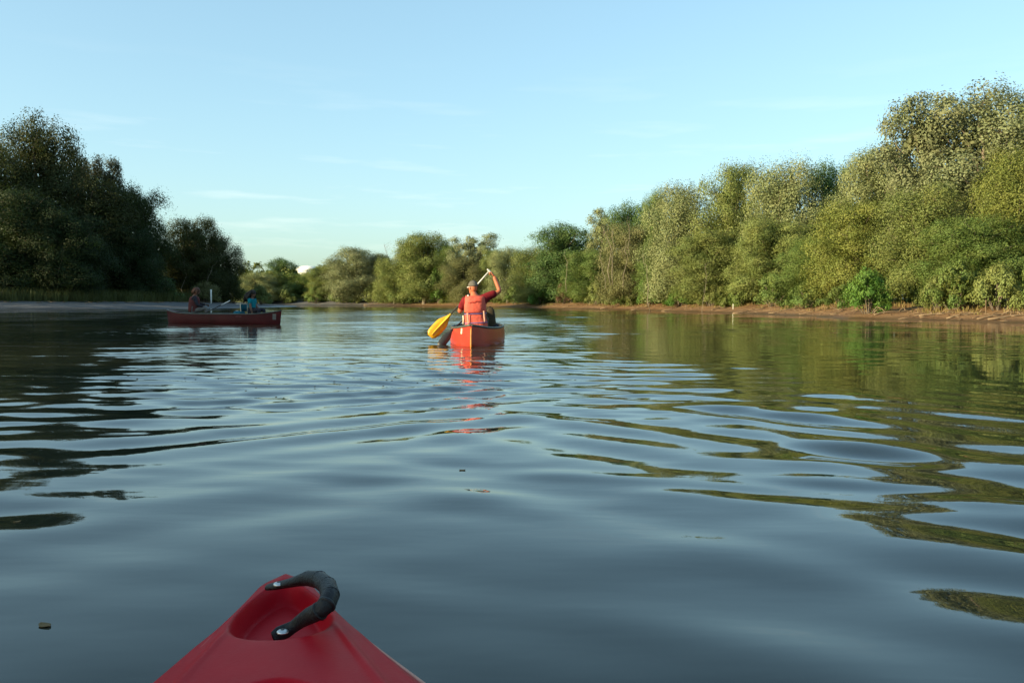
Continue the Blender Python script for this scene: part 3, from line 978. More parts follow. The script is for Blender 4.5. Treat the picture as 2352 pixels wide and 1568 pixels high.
# grass: reed band on the left bank, dry tufts on the right
def grass(name, pts, h, w, seed, col):
    rng = np.random.default_rng(seed)
    pts = np.asarray(pts); n = len(pts)
    a = rng.uniform(0, 6.28, n); hh = h * rng.uniform(0.45, 1.2, n)
    s = np.stack([np.cos(a), np.sin(a), np.zeros(n)], 1) * (w * rng.uniform(0.6, 1.3, n))[:, None]
    ln = np.stack([rng.normal(size=n), rng.normal(size=n), np.zeros(n)], 1) * (hh * 0.22)[:, None]
    up = np.stack([np.zeros(n), np.zeros(n), hh], 1)
    v = np.stack([pts - s, pts + s, pts + s * 0.7 + up * 0.6 + ln * 0.4, pts - s * 0.7 + up * 0.6 + ln * 0.4, pts + up + ln], 1).reshape(-1, 3)
    b = np.arange(n)[:, None] * 5
    q = np.concatenate([b + np.array([[0, 1, 2, 3]]), b + np.array([[3, 2, 4, 4]])])
    me = bpy.data.meshes.new(name)
    faces = [tuple(r) for r in (b + np.array([[0, 1, 2, 3]])).tolist()] + [tuple(r) for r in (b + np.array([[3, 2, 4]])).tolist()]
    me.from_pydata(v.tolist(), [], faces)
    me.materials.append(M_GRASS)
    o = bpy.data.objects.new(name, me); COL.objects.link(o)
    o.color = (*col, 1)
    return tag(o, kind='stuff')


gp = []
while len(gp) < 26000:
    m = 8000
    x = mr.uniform(-62, -30, m); y = mr.uniform(60, 142, m)
    d = river_sd(x, y)
    k = (d > 9.0) & (d < 15.5) & (vnoise(x * 0.8, y * 0.8, 41) > -0.7) & (mr.random(m) < 0.8)
    z = land_z(x, y)
    gp += [(a, b, c - 0.03) for a, b, c in zip(x[k], y[k], z[k])]
grass("tall_grass", gp, 1.25, 0.028, 42, (0.085, 0.095, 0.030))
gp = []
while len(gp) < 5500:
    m = 8000
    y = mr.uniform(28, 190, m); x = mr.uniform(-40, 30, m)
    d = river_sd(x, y)
    k = (d > 2.2) & (d < 5.2) & (vnoise(x * 1.1, y * 1.1, 43) > 0.15) & ((x > -25) | (y > 165))
    z = land_z(x, y)
    gp += [(a, b, c - 0.03) for a, b, c in zip(x[k], y[k], z[k])]
grass("dry_grass", gp, 0.30, 0.022, 44, (0.20, 0.15, 0.055))


# ------------------------------------------------------------------ bare stems, posts, driftwood
def bare(name, base, top, r, label, seed, twigs=7, mat=None, group="bare stems and dead wood"):
    rng = np.random.default_rng(seed)
    root = empty(name, base, label, 'dead tree', group)
    mb = MB()
    base, top = Vector(base), Vector(top)
    pts = limb(mb, base - Vector((0, 0, 0.3)), top, r, r * 0.3, rng, n=7, sides=7)
    mb.build('trunk', mat or M_PALEBARK, root)
    m2 = MB()
    L = (top - base).length
    for i in range(twigs):
        f = rng.uniform(0.45, 0.98)
        a = base.lerp(top, f)
        d = Vector((rng.normal(), rng.normal() * 0.5, abs(rng.normal()) + 0.7)).normalized()
        e = a + d * L * rng.uniform(0.10, 0.24)
        limb(m2, a, e, r * 0.35, r * 0.12, rng, n=4, sides=5)
        for _ in range(2):
            d2 = (d + Vector(rng.normal(size=3)) * 0.6).normalized()
            limb(m2, e, e + d2 * L * 0.09, r * 0.14, r * 0.05, rng, n=3, sides=4)
    if twigs: tag(m2.build('branches', mat or M_PALEBARK, root), kind='stuff')
    return root


def stem_px(bx, by, tx, ty, d, r, label, seed, twigs=5, mat=None):
    b = P(bx, by, d); t = P(tx, ty, d + 0.5)
    b.z = max(float(land_z(np.array([b.x]), np.array([b.y]))[0]) - 0.1, b.z - 2.5)
    return bare('dead_tree', b, t, r, label, seed, twigs, mat)


stem_px(1402, 596, 1380, 520, 94, 0.041, "pale bare stem leaning left below the brown-tinged tree", 61)
stem_px(1406, 594, 1403, 540, 94, 0.039, "upright pale bare stem among the leaning ones", 62)
stem_px(1430, 600, 1436, 552, 94, 0.033, "short pale bare stem right of the upright one", 63)
stem_px(1390, 602, 1375, 570, 94, 0.028, "lowest pale bare stick leaning left over the shrubs", 64, 3)
stem_px(1445, 530, 1440, 498, 99, 0.028, "thin pale stem high in the brown-tinged crown", 65, 3)
stem_px(1493, 648, 1474, 585, 84, 0.033, "crooked white stem leaning left above the bright shrub", 66, 3)
stem_px(1300, 620, 1297, 575, 112, 0.033, "slim pale trunk under the dark twin-topped tree", 67, 2)
stem_px(1612, 675, 1618, 605, 70, 0.019, "leaning grey stick standing at the shrub edge", 68, 3)
stem_px(945, 600, 940, 555, 186, 0.055, "leafless grey tree on the skyline right of the greyish rounded tree", 69, 12, M_BARK)
stem_px(900, 600, 882, 562, 188, 0.050, "leafless grey tree on the skyline above the soft olive tree", 70, 12, M_BARK)
stem_px(800, 600, 796, 566, 190, 0.050, "leafless twigs on the skyline left of the greyish rounded tree", 71, 10, M_BARK)
stem_px(425, 640, 423, 565, 119, 0.055, "pale double trunk showing inside the domed left bank tree", 72, 4)
stem_px(470, 610, 500, 600, 119, 0.039, "pale limb lying across the domed left bank tree", 73, 2)
stem_px(135, 575, 150, 570, 90, 0.039, "short pale broken limb in the dark left bank trees", 74, 1)


def post(base, h, r, mat, label, name='post', cat='post', group="stakes by the water", lean=(0, 0)):
    root = empty(name, base, label, cat, group)
    mb = MB()
    b = Vector(base)
    t = b + Vector((lean[0], lean[1], h))
    mb.tube([b - Vector((0, 0, 0.3)), b.lerp(t, 0.5), t - (t - b).normalized() * 0.02, t], [r, r, r, r * 0.8], 8)
    mb.build('shaft', mat, root)
    return root


pz = P(485, 691, 92); pz = Vector((gx(485, 116), 116, float(land_z(np.array([gx(485, 116)]), np.array([116.0]))[0])))
p0 = post(pz, zh(487, 665, 116) - pz.z, 0.11, M_WHITE, "white wooden post at the top of the grey left beach")
q = on_bank(1683, 1.5); post(q, 0.45, 0.022, M_WHITE, "short white stake on the red mud, right of the leaning stick", 'stake', 'stake')
q = on_bank(1575, 0.6); post(q, 0.5, 0.028, M_DRIFT, "thin grey stake at the waterline left of the white one", 'stake', 'stake', lean=(0.03, 0))
q = on_bank(2263, 2.0); post(q, 0.7, 0.02, M_DRIFT, "slender stick upright in the mud under the far right shrubs", 'stake', 'stake')


def log(px, off, L, ang, r, label, seed, stub=True):
    rng = np.random.default_rng(seed)
    c = on_bank(px, off)
    root = empty('driftwood', c, label, 'driftwood', "driftwood along the right shore")
    d = Vector((math.cos(ang), math.sin(ang), 0))
    pts, rad = [], []
    for i in range(7):
        f = i / 6 - 0.5
        p = c + d * L * f
        p.z = float(land_z(np.array([p.x]), np.array([p.y]))[0]) + r * 0.6 + 0.02 + abs(f) * 0.06 * rng.random()
        p += Vector((rng.normal() * r, rng.normal() * r, 0))
        pts.append(p); rad.append(r * (1.1 - 0.55 * (i / 6)) * rng.uniform(0.85, 1.15))
    rad = [q * 0.7 for q in rad]
    mb = MB(); mb.tube(pts, rad, 8)
    mb.build('log', M_DRIFT, root)
    if stub:
        for i in (2, 4, 5):
            m2 = MB()
            e = pts[i] + Vector((rng.normal() * 0.3, rng.normal() * 0.3, rng.uniform(0.06, 0.30)))
            limb(m2, pts[i], e, r * 0.45, r * 0.15, rng, n=4, sides=5)
            m2.build('branch', M_DRIFT, root)


LOGS = [(2345, 2.0, 3.2, 0.10, 0.06, "long pale log lying at the right frame edge on the mud"),
        (2285, 1.6, 1.7, 0.25, 0.05, "pale log below the broad shrub near the right frame edge"),
        (2215, 1.8, 2.0, 0.05, 0.055, "split log on the mud beside the slender upright stick"),
        (2150, 1.7, 1.5, -0.2, 0.045, "short log right of the bright maple bush"),
        (2050, 1.6, 2.2, 0.15, 0.06, "dark-shadowed log under the bright maple bush"),
        (1925, 1.6, 1.3, 0.4, 0.05, "stubby branched log left of the bright maple bush"),
        (1860, 1.7, 1.4, -0.1, 0.045, "thin log in front of the dark hollow shrub"),
        (1800, 1.5, 2.0, 0.0, 0.05, "straight pale log between maple bush and white stake"),
        (1720, 1.1, 2.6, 0.12, 0.06, "branchy pile-like log just right of the white stake"),
        (1650, 1.3, 1.6, 0.35, 0.05, "log left of the white stake"),
        (1555, 1.3, 3.0, 0.0, 0.05, "long straight pale log left of the thin grey stake"),
        (1470, 1.4, 2.0, 0.2, 0.06, "log under the upright bright green shrub"),
        (1400, 1.5, 2.4, 0.1, 0.06, "flat pale log below the dark shrub"),
        (1310, 1.4, 2.2, 0.0, 0.06, "log at the foot of the reddish shrub"),
        (1215, 1.4, 2.6, 0.1, 0.07, "log on the shore just right of the canoeist"),
        (860, 1.4, 4.0, 0.0, 0.10, "white log on the far shore left of the yellow paddle")]
for i, (px, off, L, a, r, lb) in enumerate(LOGS): log(px, off, L, a, r, lb, 100 + i)
# small sticks and flotsam nobody could count
rg = np.random.default_rng(9)
mb = MB()
for i in range(420):
    px = rg.uniform(700, 2400); off = rg.uniform(0.9, 3.6)
    c = on_bank(px, off) if i % 3 == 0 else c + Vector((rg.normal() * 0.8, rg.normal() * 0.8, 0))
    c.z = float(land_z(np.array([c.x]), np.array([c.y]))[0])
    if c.z < 0.03: continue
    a = rg.uniform(0, 6.28); L = rg.uniform(0.15, 0.55)
    d = Vector((math.cos(a) * L, math.sin(a) * L, rg.uniform(-0.02, 0.1)))
    mb.tube([c - d * 0.5 + Vector((0, 0, 0.02)), c + Vector((0, 0, 0.04)), c + d * 0.5 + Vector((0, 0, 0.03))], [0.016, 0.02, 0.009], 5)
tag(mb.build("driftwood_litter", M_DRIFT), kind='stuff')
# pale sticks on the upper edge of the left beach
mb = MB()
for i in range(60):
    y = rg.uniform(72, 132); x = -30.0
    while float(river_sd(np.array([x]), np.array([y]))[0]) < 8.6 + rg.normal() * 0.7 and x > -75: x -= 0.3
    z = float(land_z(np.array([x]), np.array([y]))[0])
    a = rg.uniform(0, 6.28); L = rg.uniform(0.4, 1.6)
    d = Vector((math.cos(a) * L, math.sin(a) * L, 0.08))
    c = Vector((x, y, z + 0.05))
    mb.tube([c - d * 0.5, c + Vector((0, 0, 0.03)), c + d * 0.5], [0.03, 0.035, 0.015], 5)
tag(mb.build("driftwood_litter", M_DRIFT), kind='stuff')

# white dome seen over the far trees
dl = P(707, 618, 330)
root = empty('dome_building', (dl.x, dl.y, 2.0), "small white domed roof showing over the far trees", 'building')
mb = MB(); mb.rings([[(dl.x + 4.4 * math.cos(a), dl.y + 4.4 * math.sin(a), z) for a in [k * math.pi / 10 for k in range(20)]] for z in (0.5, zh(707, 622, 330))])
mb.build('wall', M_WHITE, root, smooth=False)
mb = MB(); mb.ellipsoid((dl.x, dl.y, zh(707, 622, 330) + 0.002), (4.7, 4.7, 1.9), 24, 8, zmin=0.0)
mb.build('roof', M_WHITE, root)


# ------------------------------------------------------------------ figures
def skin_mesh(verts, edges, radii, root_i=0, sub=2):
    """grow a tapered surface along a skeleton; returns vertices and faces"""
    me = bpy.data.meshes.new("grow")
    me.from_pydata([tuple(v) for v in verts], edges, [])
    o = bpy.data.objects.new("grow", me); COL.objects.link(o)
    md = o.modifiers.new("skin", 'SKIN'); md.use_smooth_shade = True
    for i, r in enumerate(radii):
        r = r if hasattr(r, '__len__') else (r, r)
        me.skin_vertices[0].data[i].radius = r
    me.skin_vertices[0].data[root_i].use_root = True
    sb = o.modifiers.new("sub", 'SUBSURF'); sb.levels = sub; sb.render_levels = sub
    dg = bpy.context.evaluated_depsgraph_get()
    m2 = bpy.data.meshes.new_from_object(o.evaluated_get(dg))
    vs = [v.co.copy() for v in m2.vertices]; fs = [tuple(p.vertices) for p in m2.polygons]
    bpy.data.objects.remove(o); bpy.data.meshes.remove(me); bpy.data.meshes.remove(m2)
    return vs, fs


def head_mb(mb, c, rot, s=1.0):
    """head with brow, nose, lips, chin and ears; face looks along rot @ +Y, c is the middle of the skull"""
    c = Vector(c)
    rings = []
    prof = [(-0.118, 0.030, 0.040, 0.030), (-0.105, 0.044, 0.055, 0.028), (-0.080, 0.056, 0.072, 0.016), (-0.050, 0.064, 0.086, 0.004), (-0.015, 0.071, 0.096, 0.0),
            (0.020, 0.075, 0.099, 0.0), (0.055, 0.075, 0.098, -0.002), (0.085, 0.064, 0.085, -0.006), (0.108, 0.042, 0.058, -0.008), (0.119, 0.010, 0.014, -0.008)]
    for z, rx, ry, oy in prof:
        ring = []
        for k in range(20):
            a = 2 * math.pi * k / 20
            x, y = math.cos(a) * rx, math.sin(a) * ry + oy
            f = max(0.0, math.sin(a)) ** 14
            if z == -0.015: y += 0.016 * f
            if z == -0.050: y += 0.010 * f
            if z == 0.020: y += 0.004 * f
            if abs(z - 0.020) < 0.001 and 0.25 < abs(math.cos(a)) < 0.5 and math.sin(a) > 0: y -= 0.008
            ring.append(c + rot @ (Vector((x, y, z)) * s))
        rings.append(ring)
    mb.rings(rings)
    for sx in (-1, 1):
        mb.ellipsoid(c + rot @ (Vector((sx * 0.078, -0.008, -0.006)) * s), (0.010 * s, 0.020 * s, 0.032 * s), 8, 6, rot)
    mb.ellipsoid(c + rot @ (Vector((0, 0.104, -0.020)) * s), (0.012 * s, 0.018 * s, 0.020 * s), 8, 6, rot)
    for z in (-0.066, -0.076):
        mb.ellipsoid(c + rot @ (Vector((0, 0.086, z)) * s), (0.024 * s, 0.009 * s, 0.006 * s), 8, 5, rot)


def hand_mb(mb, wrist, palm_dir, palm_n, grip, s=1.0, thumb_side=1):
    """palm, four curled fingers of unequal length and a thumb; fingers close round the grip direction"""
    wrist = Vector(wrist); d = Vector(palm_dir).normalized(); n = Vector(palm_n)
    n = (n - d * n.dot(d)).normalized(); t = d.cross(n) * thumb_side
    pl = 0.085 * s
    rings = []
    for f, w, h in ((-0.1, 0.024, 0.019), (0.2, 0.032, 0.017), (0.65, 0.041, 0.015), (1.0, 0.039, 0.013)):
        ring = []
        for k in range(10):
            a = 2 * math.pi * k / 10
            ring.append(wrist + d * pl * f + t * (math.cos(a) * w * s) + n * (math.sin(a) * h * s))
        rings.append(ring)
    mb.rings(rings)
    for i, (o, L) in enumerate(((0.030, 0.070), (0.010, 0.078), (-0.010, 0.073), (-0.029, 0.058))):
        p = wrist + d * pl * 0.92 + t * o * s
        pts = [p]; ang = 0.25
        for seg, tw in ((0.45, 0.8), (0.32, 0.95), (0.25, 0.7)):
            ang += tw * grip
            p = p + (d * math.cos(ang) + n * math.sin(ang)) * L * seg * s
            pts.append(p)
        mb.tube(pts, [0.0098 * s, 0.0092 * s, 0.0085 * s, 0.006 * s], 7)
    p = wrist + d * pl * 0.25 + t * 0.028 * s
    pts = [p, p + (d * 0.55 + t * 0.8 + n * 0.25).normalized() * 0.036 * s]
    pts.append(pts[-1] + (d * 0.6 + t * 0.2 + n * 0.75).normalized() * 0.030 * s)
    pts.append(pts[-1] + (d * 0.3 - t * 0.3 + n * 0.8).normalized() * 0.022 * s)
    mb.tube(pts, [0.013 * s, 0.0115 * s, 0.010 * s, 0.007 * s], 7)


def frame_rot(fwd, up=(0, 0, 1)):
    f = Vector(fwd).normalized(); u = Vector(up)
    x = f.cross(u).normalized(); u = x.cross(f)
    return Matrix((x, f, u)).transposed()


def torso_shell(mb, rows, fwd, n=28, gap=None, thick=0.0):
    """clothing wrapped round the trunk: rows of (centre, half width, half depth)"""
    R = frame_rot((fwd[0], fwd[1], 0))
    rings = []
    for c, rx, ry in rows:
        ring = []
        for k in range(n):
            a = 2 * math.pi * k / n
            ca, sa = math.cos(a), math.sin(a)
            e = 0.72
            ring.append(Vector(c) + R @ Vector((math.copysign(abs(ca) ** e, ca) * rx, math.copysign(abs(sa) ** e, sa) * ry, 0)))
        rings.append(ring)
    mb.rings(rings)


def person(loc, label, J, fwd, look, mats, hair=None, head_s=1.0):
    """J: joints in world space. One continuous body plus clothing children."""
    root = empty('person', loc, label, 'person')
    names = ['pelvis', 'waist', 'chest', 'neck', 'skull', 'shL', 'elL', 'wrL', 'shR', 'elR', 'wrR', 'hipL', 'knL', 'anL', 'toL', 'hipR', 'knR', 'anR', 'toR']
    idx = {n: i for i, n in enumerate(names)}
    V = [Vector(J[n]) for n in names]
    E = [('pelvis', 'waist'), ('waist', 'chest'), ('chest', 'neck'), ('neck', 'skull'), ('chest', 'shL'), ('shL', 'elL'), ('elL', 'wrL'), ('chest', 'shR'), ('shR', 'elR'), ('elR', 'wrR'),
         ('pelvis', 'hipL'), ('hipL', 'knL'), ('knL', 'anL'), ('anL', 'toL'), ('pelvis', 'hipR'), ('hipR', 'knR'), ('knR', 'anR'), ('anR', 'toR')]
    s = J.get('s', 1.0)
    rad = dict(pelvis=.135, waist=.125, chest=.135, neck=.056, skull=.052, shL=.062, elL=.050, wrL=.036, shR=.062, elR=.050, wrR=.036,
               hipL=.088, knL=.060, anL=.040, toL=.032, hipR=.088, knR=.060, anR=.040, toR=.032)
    vs, fs = skin_mesh(V, [(idx[a], idx[b]) for a, b in E], [rad[n] * s for n in names])
    mb = MB(); mb.add(vs, fs)
    R = frame_rot(look)
    head_mb(mb, J['head'], R, head_s)
    for side, sg in (('L', 1), ('R', -1)):
        d = Vector(J.get('hd' + side, Vector(J['wr' + side]) - Vector(J['el' + side])))
        hand_mb(mb, J['wr' + side], d, J['hn' + side], 1.25, s, sg if 'ts' not in J else J['ts'][side])
    body = mb.build('body', mats['skin'], root)
    # shirt: trunk and upper arms, a little looser
    sh = ['waist', 'chest', 'neck', 'shL', 'elL', 'shR', 'elR', 'pelvis']
    k = J.get('sleeve', 0.72)
    SV = {n: Vector(J[n]) for n in sh}
    for sd in 'LR': SV['el' + sd] = Vector(J['sh' + sd]).lerp(Vector(J['el' + sd]), k)
    if k > 1:
        for sd in 'LR': SV['wr' + sd] = Vector(J['el' + sd]).lerp(Vector(J['wr' + sd]), 0.9); SV['el' + sd] = Vector(J['el' + sd])
        sh += ['wrL', 'wrR']
    SV['neck'] = Vector(J['chest']).lerp(Vector(J['neck']), 0.55)
    si = {n: i for i, n in enumerate(sh)}
    sr = dict(waist=.150, chest=.158, neck=.080, shL=.083, elL=.076, shR=.083, elR=.076, pelvis=.155, wrL=.045, wrR=.045)
    if k > 1: sr['elL'] = sr['elR'] = .058
    se = [('pelvis', 'waist'), ('waist', 'chest'), ('chest', 'neck'), ('chest', 'shL'), ('shL', 'elL'), ('chest', 'shR'), ('shR', 'elR')]
    if k > 1: se += [('elL', 'wrL'), ('elR', 'wrR')]
    vs, fs = skin_mesh([SV[n] for n in sh], [(si[a], si[b]) for a, b in se], [sr[n] * s for n in sh], root_i=si['pelvis'])
    mb = MB(); mb.add(vs, fs); mb.build('shirt', mats['shirt'], root)
    # trousers
    tr = ['pelvis', 'hipL', 'knL', 'anL', 'hipR', 'knR', 'anR']
    ti = {n: i for i, n in enumerate(tr)}
    tv = {n: Vector(J[n]) for n in tr}
    for sd in 'LR': tv['an' + sd] = Vector(J['kn' + sd]).lerp(Vector(J['an' + sd]), J.get('hem', 0.85))
    trr = dict(pelvis=.150, hipL=.105, knL=.078, anL=.062, hipR=.105, knR=.078, anR=.062)
    vs, fs = skin_mesh([tv[n] for n in tr], [(ti[a], ti[b]) for a, b in [('pelvis', 'hipL'), ('hipL', 'knL'), ('knL', 'anL'), ('pelvis', 'hipR'), ('hipR', 'knR'), ('knR', 'anR')]], [trr[n] * s for n in tr])
    mb = MB(); mb.add(vs, fs); mb.build('trousers', mats['legs'], root)
    return root, R


def seated(base, fwd, lean=0.0, s=1.0, width=0.19):
    """default joints for someone sitting on a canoe seat at base (seat level), facing fwd"""
    base = Vector(base); f = Vector((fwd[0], fwd[1], 0)).normalized(); r = Vector((f.y, -f.x, 0)); u = Vector((0, 0, 1))
    J = dict(s=s)
    J['pelvis'] = base + u * 0.12 * s
    J['waist'] = base + u * 0.29 * s + f * lean * 0.3
    J['chest'] = base + u * 0.46 * s + f * lean * 0.7
    J['neck'] = base + u * 0.66 * s + f * (lean + 0.02)
    J['skull'] = base + u * 0.74 * s + f * (lean + 0.03)
    J['head'] = base + u * 0.795 * s + f * (lean + 0.04)
    for sd, g in (('L', -1), ('R', 1)):
        J['sh' + sd] = base + u * 0.555 * s + r * g * width * s + f * lean * 0.8
        J['hip' + sd] = base + u * 0.10 * s + r * g * 0.10 * s + f * 0.06
        J['kn' + sd] = base + u * 0.17 * s + r * g * 0.17 * s + f * 0.46 * s
        J['an' + sd] = base - u * 0.20 * s + r * g * 0.15 * s + f * 0.42 * s
        J['to' + sd] = base - u * 0.215 * s + r * g * 0.16 * s + f * 0.60 * s
    return J, f, r


# ------------------------------------------------------------------ canoes
def canoe_hull(L, B, h_mid, h_end, draft, n=41, m=15):
    """outer shell: stations from stern (s=0) to bow; returns function and rings in canoe space (x across, y along)"""
    rings = []
    for i in range(n):
        s = i / (n - 1)
        y = L * s
        e = abs(2 * s - 1)
        half = B / 2 * (1 - e ** 2.3) ** 0.72 if e < 1 else 0
        half = max(half, 0.012)
        top = h_mid + (h_end - h_mid) * e ** 5
        low = -draft + (draft + 0.02) * max(0, (e - 0.86) / 0.14) ** 2
        rake = 0.0
        ring = []
        for j in range(m):
            t = j / (m - 1) * 2 - 1
            at = abs(t)
            # flat-bottomed section with soft chine and slight tumblehome
            ww = math.sin(min(1.0, at / 0.62) * math.pi / 2) ** 0.85
            zz = 0 if at < 0.35 else ((at - 0.35) / 0.65)
            zz = zz ** 1.15
            tum = 1 - 0.05 * max(0, zz - 0.7) / 0.3
            yy = y
            if e > 0.9:
                k = (e - 0.9) / 0.1
                yy += (1 if s > 0.5 else -1) * 0.05 * k * (zz - 0.6)
            ring.append(Vector((math.copysign(half * ww * tum, t) if at > 0 else 0.0, yy, low + (top - low) * zz)))
        rings.append(ring)
    return rings


def build_canoe(stern, yaw, L, B, h_mid, h_end, draft, mats, label, deck=0.42):
    root = empty('canoe', (stern[0], stern[1], 0.0), label, 'canoe', "canoes on the river")
    R = Matrix.Rotation(yaw, 3, 'Z'); o = Vector((stern[0], stern[1], 0.0))
    X = lambda p: o + R @ Vector(p)
    rings = canoe_hull(L, B, h_mid, h_end, draft)
    mb = MB()
    mb.rings([[X(p) for p in r] for r in rings], closed=False, caps=False)
    # close the two stems
    for r in (rings[0], rings[-1]):
        mb.add([X(p) for p in r], [tuple(range(len(r)))])
    hull = mb.build('hull', mats['out'], root)
    inner = []
    for r in rings[1:-1]:
        c = Vector((0, r[0].y, 0))
        inner.append([X(Vector((p.x * 0.955 - math.copysign(0.006, p.x) * (abs(p.x) > 0.02), p.y, min(p.z + 0.018 * (1 - abs(k / 7.0 - 1)), r[0].z - 0.003)))) for k, p in enumerate(r)])
    mb = MB(); mb.rings(inner, closed=False, caps=False)
    mb.build('lining', mats['in'], root)
    for sd in (0, -1):
        mb = MB()
        mb.tube([X(r[sd] + Vector((0, 0, 0.006))) for r in rings], 0.017, 6, 1.3)
        mb.build('gunwale', mats['trim'], root)
    for lo, hi in ((0, 4), (len(rings) - 5, len(rings) - 1)):      # deck plates
        mb = MB()
        a, b = [], []
        for i in range(lo, hi + 1):
            r = rings[i]
            zc = r[0].z + 0.012
            a.append([X((r[0].x * 0.97, r[0].y, zc)), X((r[0].x * 0.5, r[0].y, zc + 0.018)), X((r[-1].x * 0.5, r[-1].y, zc + 0.018)), X((r[-1].x * 0.97, r[-1].y, zc)), X((r[-1].x * 0.97, r[-1].y, zc - 0.014)), X((r[0].x * 0.97, r[0].y, zc - 0.014))])
        mb.rings(a)
        mb.build('deck_plate', mats['deck'], root)

    def half_at(y):
        f = y / L * (len(rings) - 1); i = int(f); g = f - i
        r0, r1 = rings[i], rings[min(i + 1, len(rings) - 1)]
        return abs(r0[0].x) * (1 - g) + abs(r1[0].x) * g, r0[0].z * (1 - g) + r1[0].z * g
    for y in (1.12, L - 1.25):
        hw, z = half_at(y)
        mb = MB(); mb.box(X((0, y, z - 0.055)), (hw * 1.93, 0.24, 0.03), R); mb.build('seat', mats['seat'], root, smooth=False, bevel=0.008)
    hw, z = half_at(L * 0.52)
    mb = MB(); mb.box(X((0, L * 0.52, z - 0.02)), (hw * 1.95, 0.06, 0.028), R); mb.build('thwart', mats['seat'], root, smooth=False, bevel=0.006)
    return root, X, rings, half_at


CAN_YAW = -math.radians(0.8)
ST = P(1082, 797, 15.76)
canoe1, X1, rings1, half1 = build_canoe((ST.x, ST.y), CAN_YAW, 4.9, 1.08, 0.305, 0.385, 0.09, dict(out=M_CANOE, **{'in': M_INNER}, trim=M_TRIM, deck=M_TRIM, seat=M_OLIVE),
                                        "sunlit red canoe heading away, stern towards the viewer, one man aboard")
# worn orange cutwater edge on the stern and a pale sticker
mb = MB()
mb.tube([X1((0, -0.05 + 0.05 * (z / 0.365), z)) for z in (-0.05, 0.06, 0.16, 0.27, 0.355)], [0.016, 0.017, 0.016, 0.015, 0.012], 8)
mb.build('stem_edge', M_KEEL, canoe1)


def sticker(Xf, rings, i, side, z0, z1, frac, parent, mat, name='sticker'):
    """thin label laid on the hull between stations i and i+1"""
    def pt(ii, z):
        r = rings[ii]
        seq = r[:8] if side < 0 else r[7:]
        if side < 0: seq = seq[::-1]
        for a, b in zip(seq[:-1], seq[1:]):
            if a.z <= z <= b.z:
                g = (z - a.z) / (b.z - a.z + 1e-9)
                q = a.lerp(b, g)
                return q
        return seq[-1]
    q = []
    for ii, z in ((i, z0), (i + 1, z0), (i + 1, z1), (i, z1)):
        q.append(pt(ii, z))
    if frac < 1: q[1] = q[0].lerp(q[1], frac); q[2] = q[3].lerp(q[2], frac)
    nrm = (q[1] - q[0]).cross(q[3] - q[0]).normalized()
    if nrm.x * side < 0: nrm = -nrm
    a = [Xf(p + nrm * 0.004) for p in q]; b = [Xf(p + nrm * 0.0005) for p in q]
    mb = MB(); mb.rings([b, a]); return mb.build(name, mat, parent, smooth=False)


sticker(X1, rings1, 2, -1, 0.225, 0.325, 0.55, canoe1, M_CREAM)

# left canoe, side on
LA = Vector((gx(385, 32.0), 32.0)); LB = Vector((gx(645, 30.4), 30.4))
yaw2 = math.atan2(-(LB - LA).x, (LB - LA).y)
canoe2, X2, rings2, half2 = build_canoe((LA.x, LA.y), yaw2, (LB - LA).length, 0.86, 0.345, 0.48, 0.09, dict(out=M_MAROON, **{'in': M_INNER}, trim=M_TRIM, deck=M_MAROON, seat=M_OLIVE),
                                        "shaded maroon canoe seen side on by the left beach with two paddlers")
nr = len(rings2)
sticker(X2, rings2, nr - 3, 1, 0.17, 0.37, 0.9, canoe2, M_GREYC)
sticker(X2, rings2, nr - 14, 1, 0.25, 0.30, 0.9, canoe2, M_VEST2, 'lettering_patch')
sticker(X2, rings2, nr - 13, 1, 0.245, 0.295, 0.8, canoe2, M_VEST2, 'lettering_patch')

# ------------------------------------------------------------------ the man in the orange vest
D0 = 16.95
fwd = Vector((math.sin(math.radians(1.0)), math.cos(math.radians(1.0)), 0))
seat_z = 0.30
base = Vector((gx(1091, D0), D0 - 0.02, seat_z))
J, f, r = seated(base, fwd, 0.03, 1.04, 0.19)
C1 = lambda cx, cy, d: P((1120 + cx / 6.0321) * 2352 / 2760, (700 + cy / 6.0321) * 2352 / 2760, d)
J['head'] = C1(930, 455, D0 + 0.04); J['skull'] = J['head'] - Vector((0, 0, 0.06)); J['neck'] = C1(945, 560, D0)
J['shR'] = C1(1130, 610, D0); J['elR'] = C1(1372, 515, D0 + 0.06); J['wrR'] = C1(1268, 262, D0 + 0.13)
J['shL'] = C1(800, 655, D0); J['elL'] = C1(715, 850, D0 + 0.12); J['wrL'] = C1(775, 735, D0 + 0.36)
grip = C1(1195, 185, D0 + 0.15); throat = C1(575, 880, D0 + 0.42); tip = C1(232, 1245, D0 + 0.36)
J['hdR'] = grip - J['wrR'] + Vector((-0.005, 0, 0.03)); J['hnR'] = Vector((-0.8, 0.1, -0.6))
shaft_dir = (throat - grip).normalized()
J['hdL'] = Vector((-0.1, 0.3, 0.9)); J['hnL'] = Vector((0.6, 0.6, 0.1))
J['sleeve'] = 0.80
man, Rh = person(base, "man paddling the red canoe in an orange life vest and grey cap, right arm raised", J, fwd, Vector((-0.62, 0.78, -0.05)),
                 dict(skin=M_SKIN, shirt=M_SHIRT, legs=M_OLIVE))
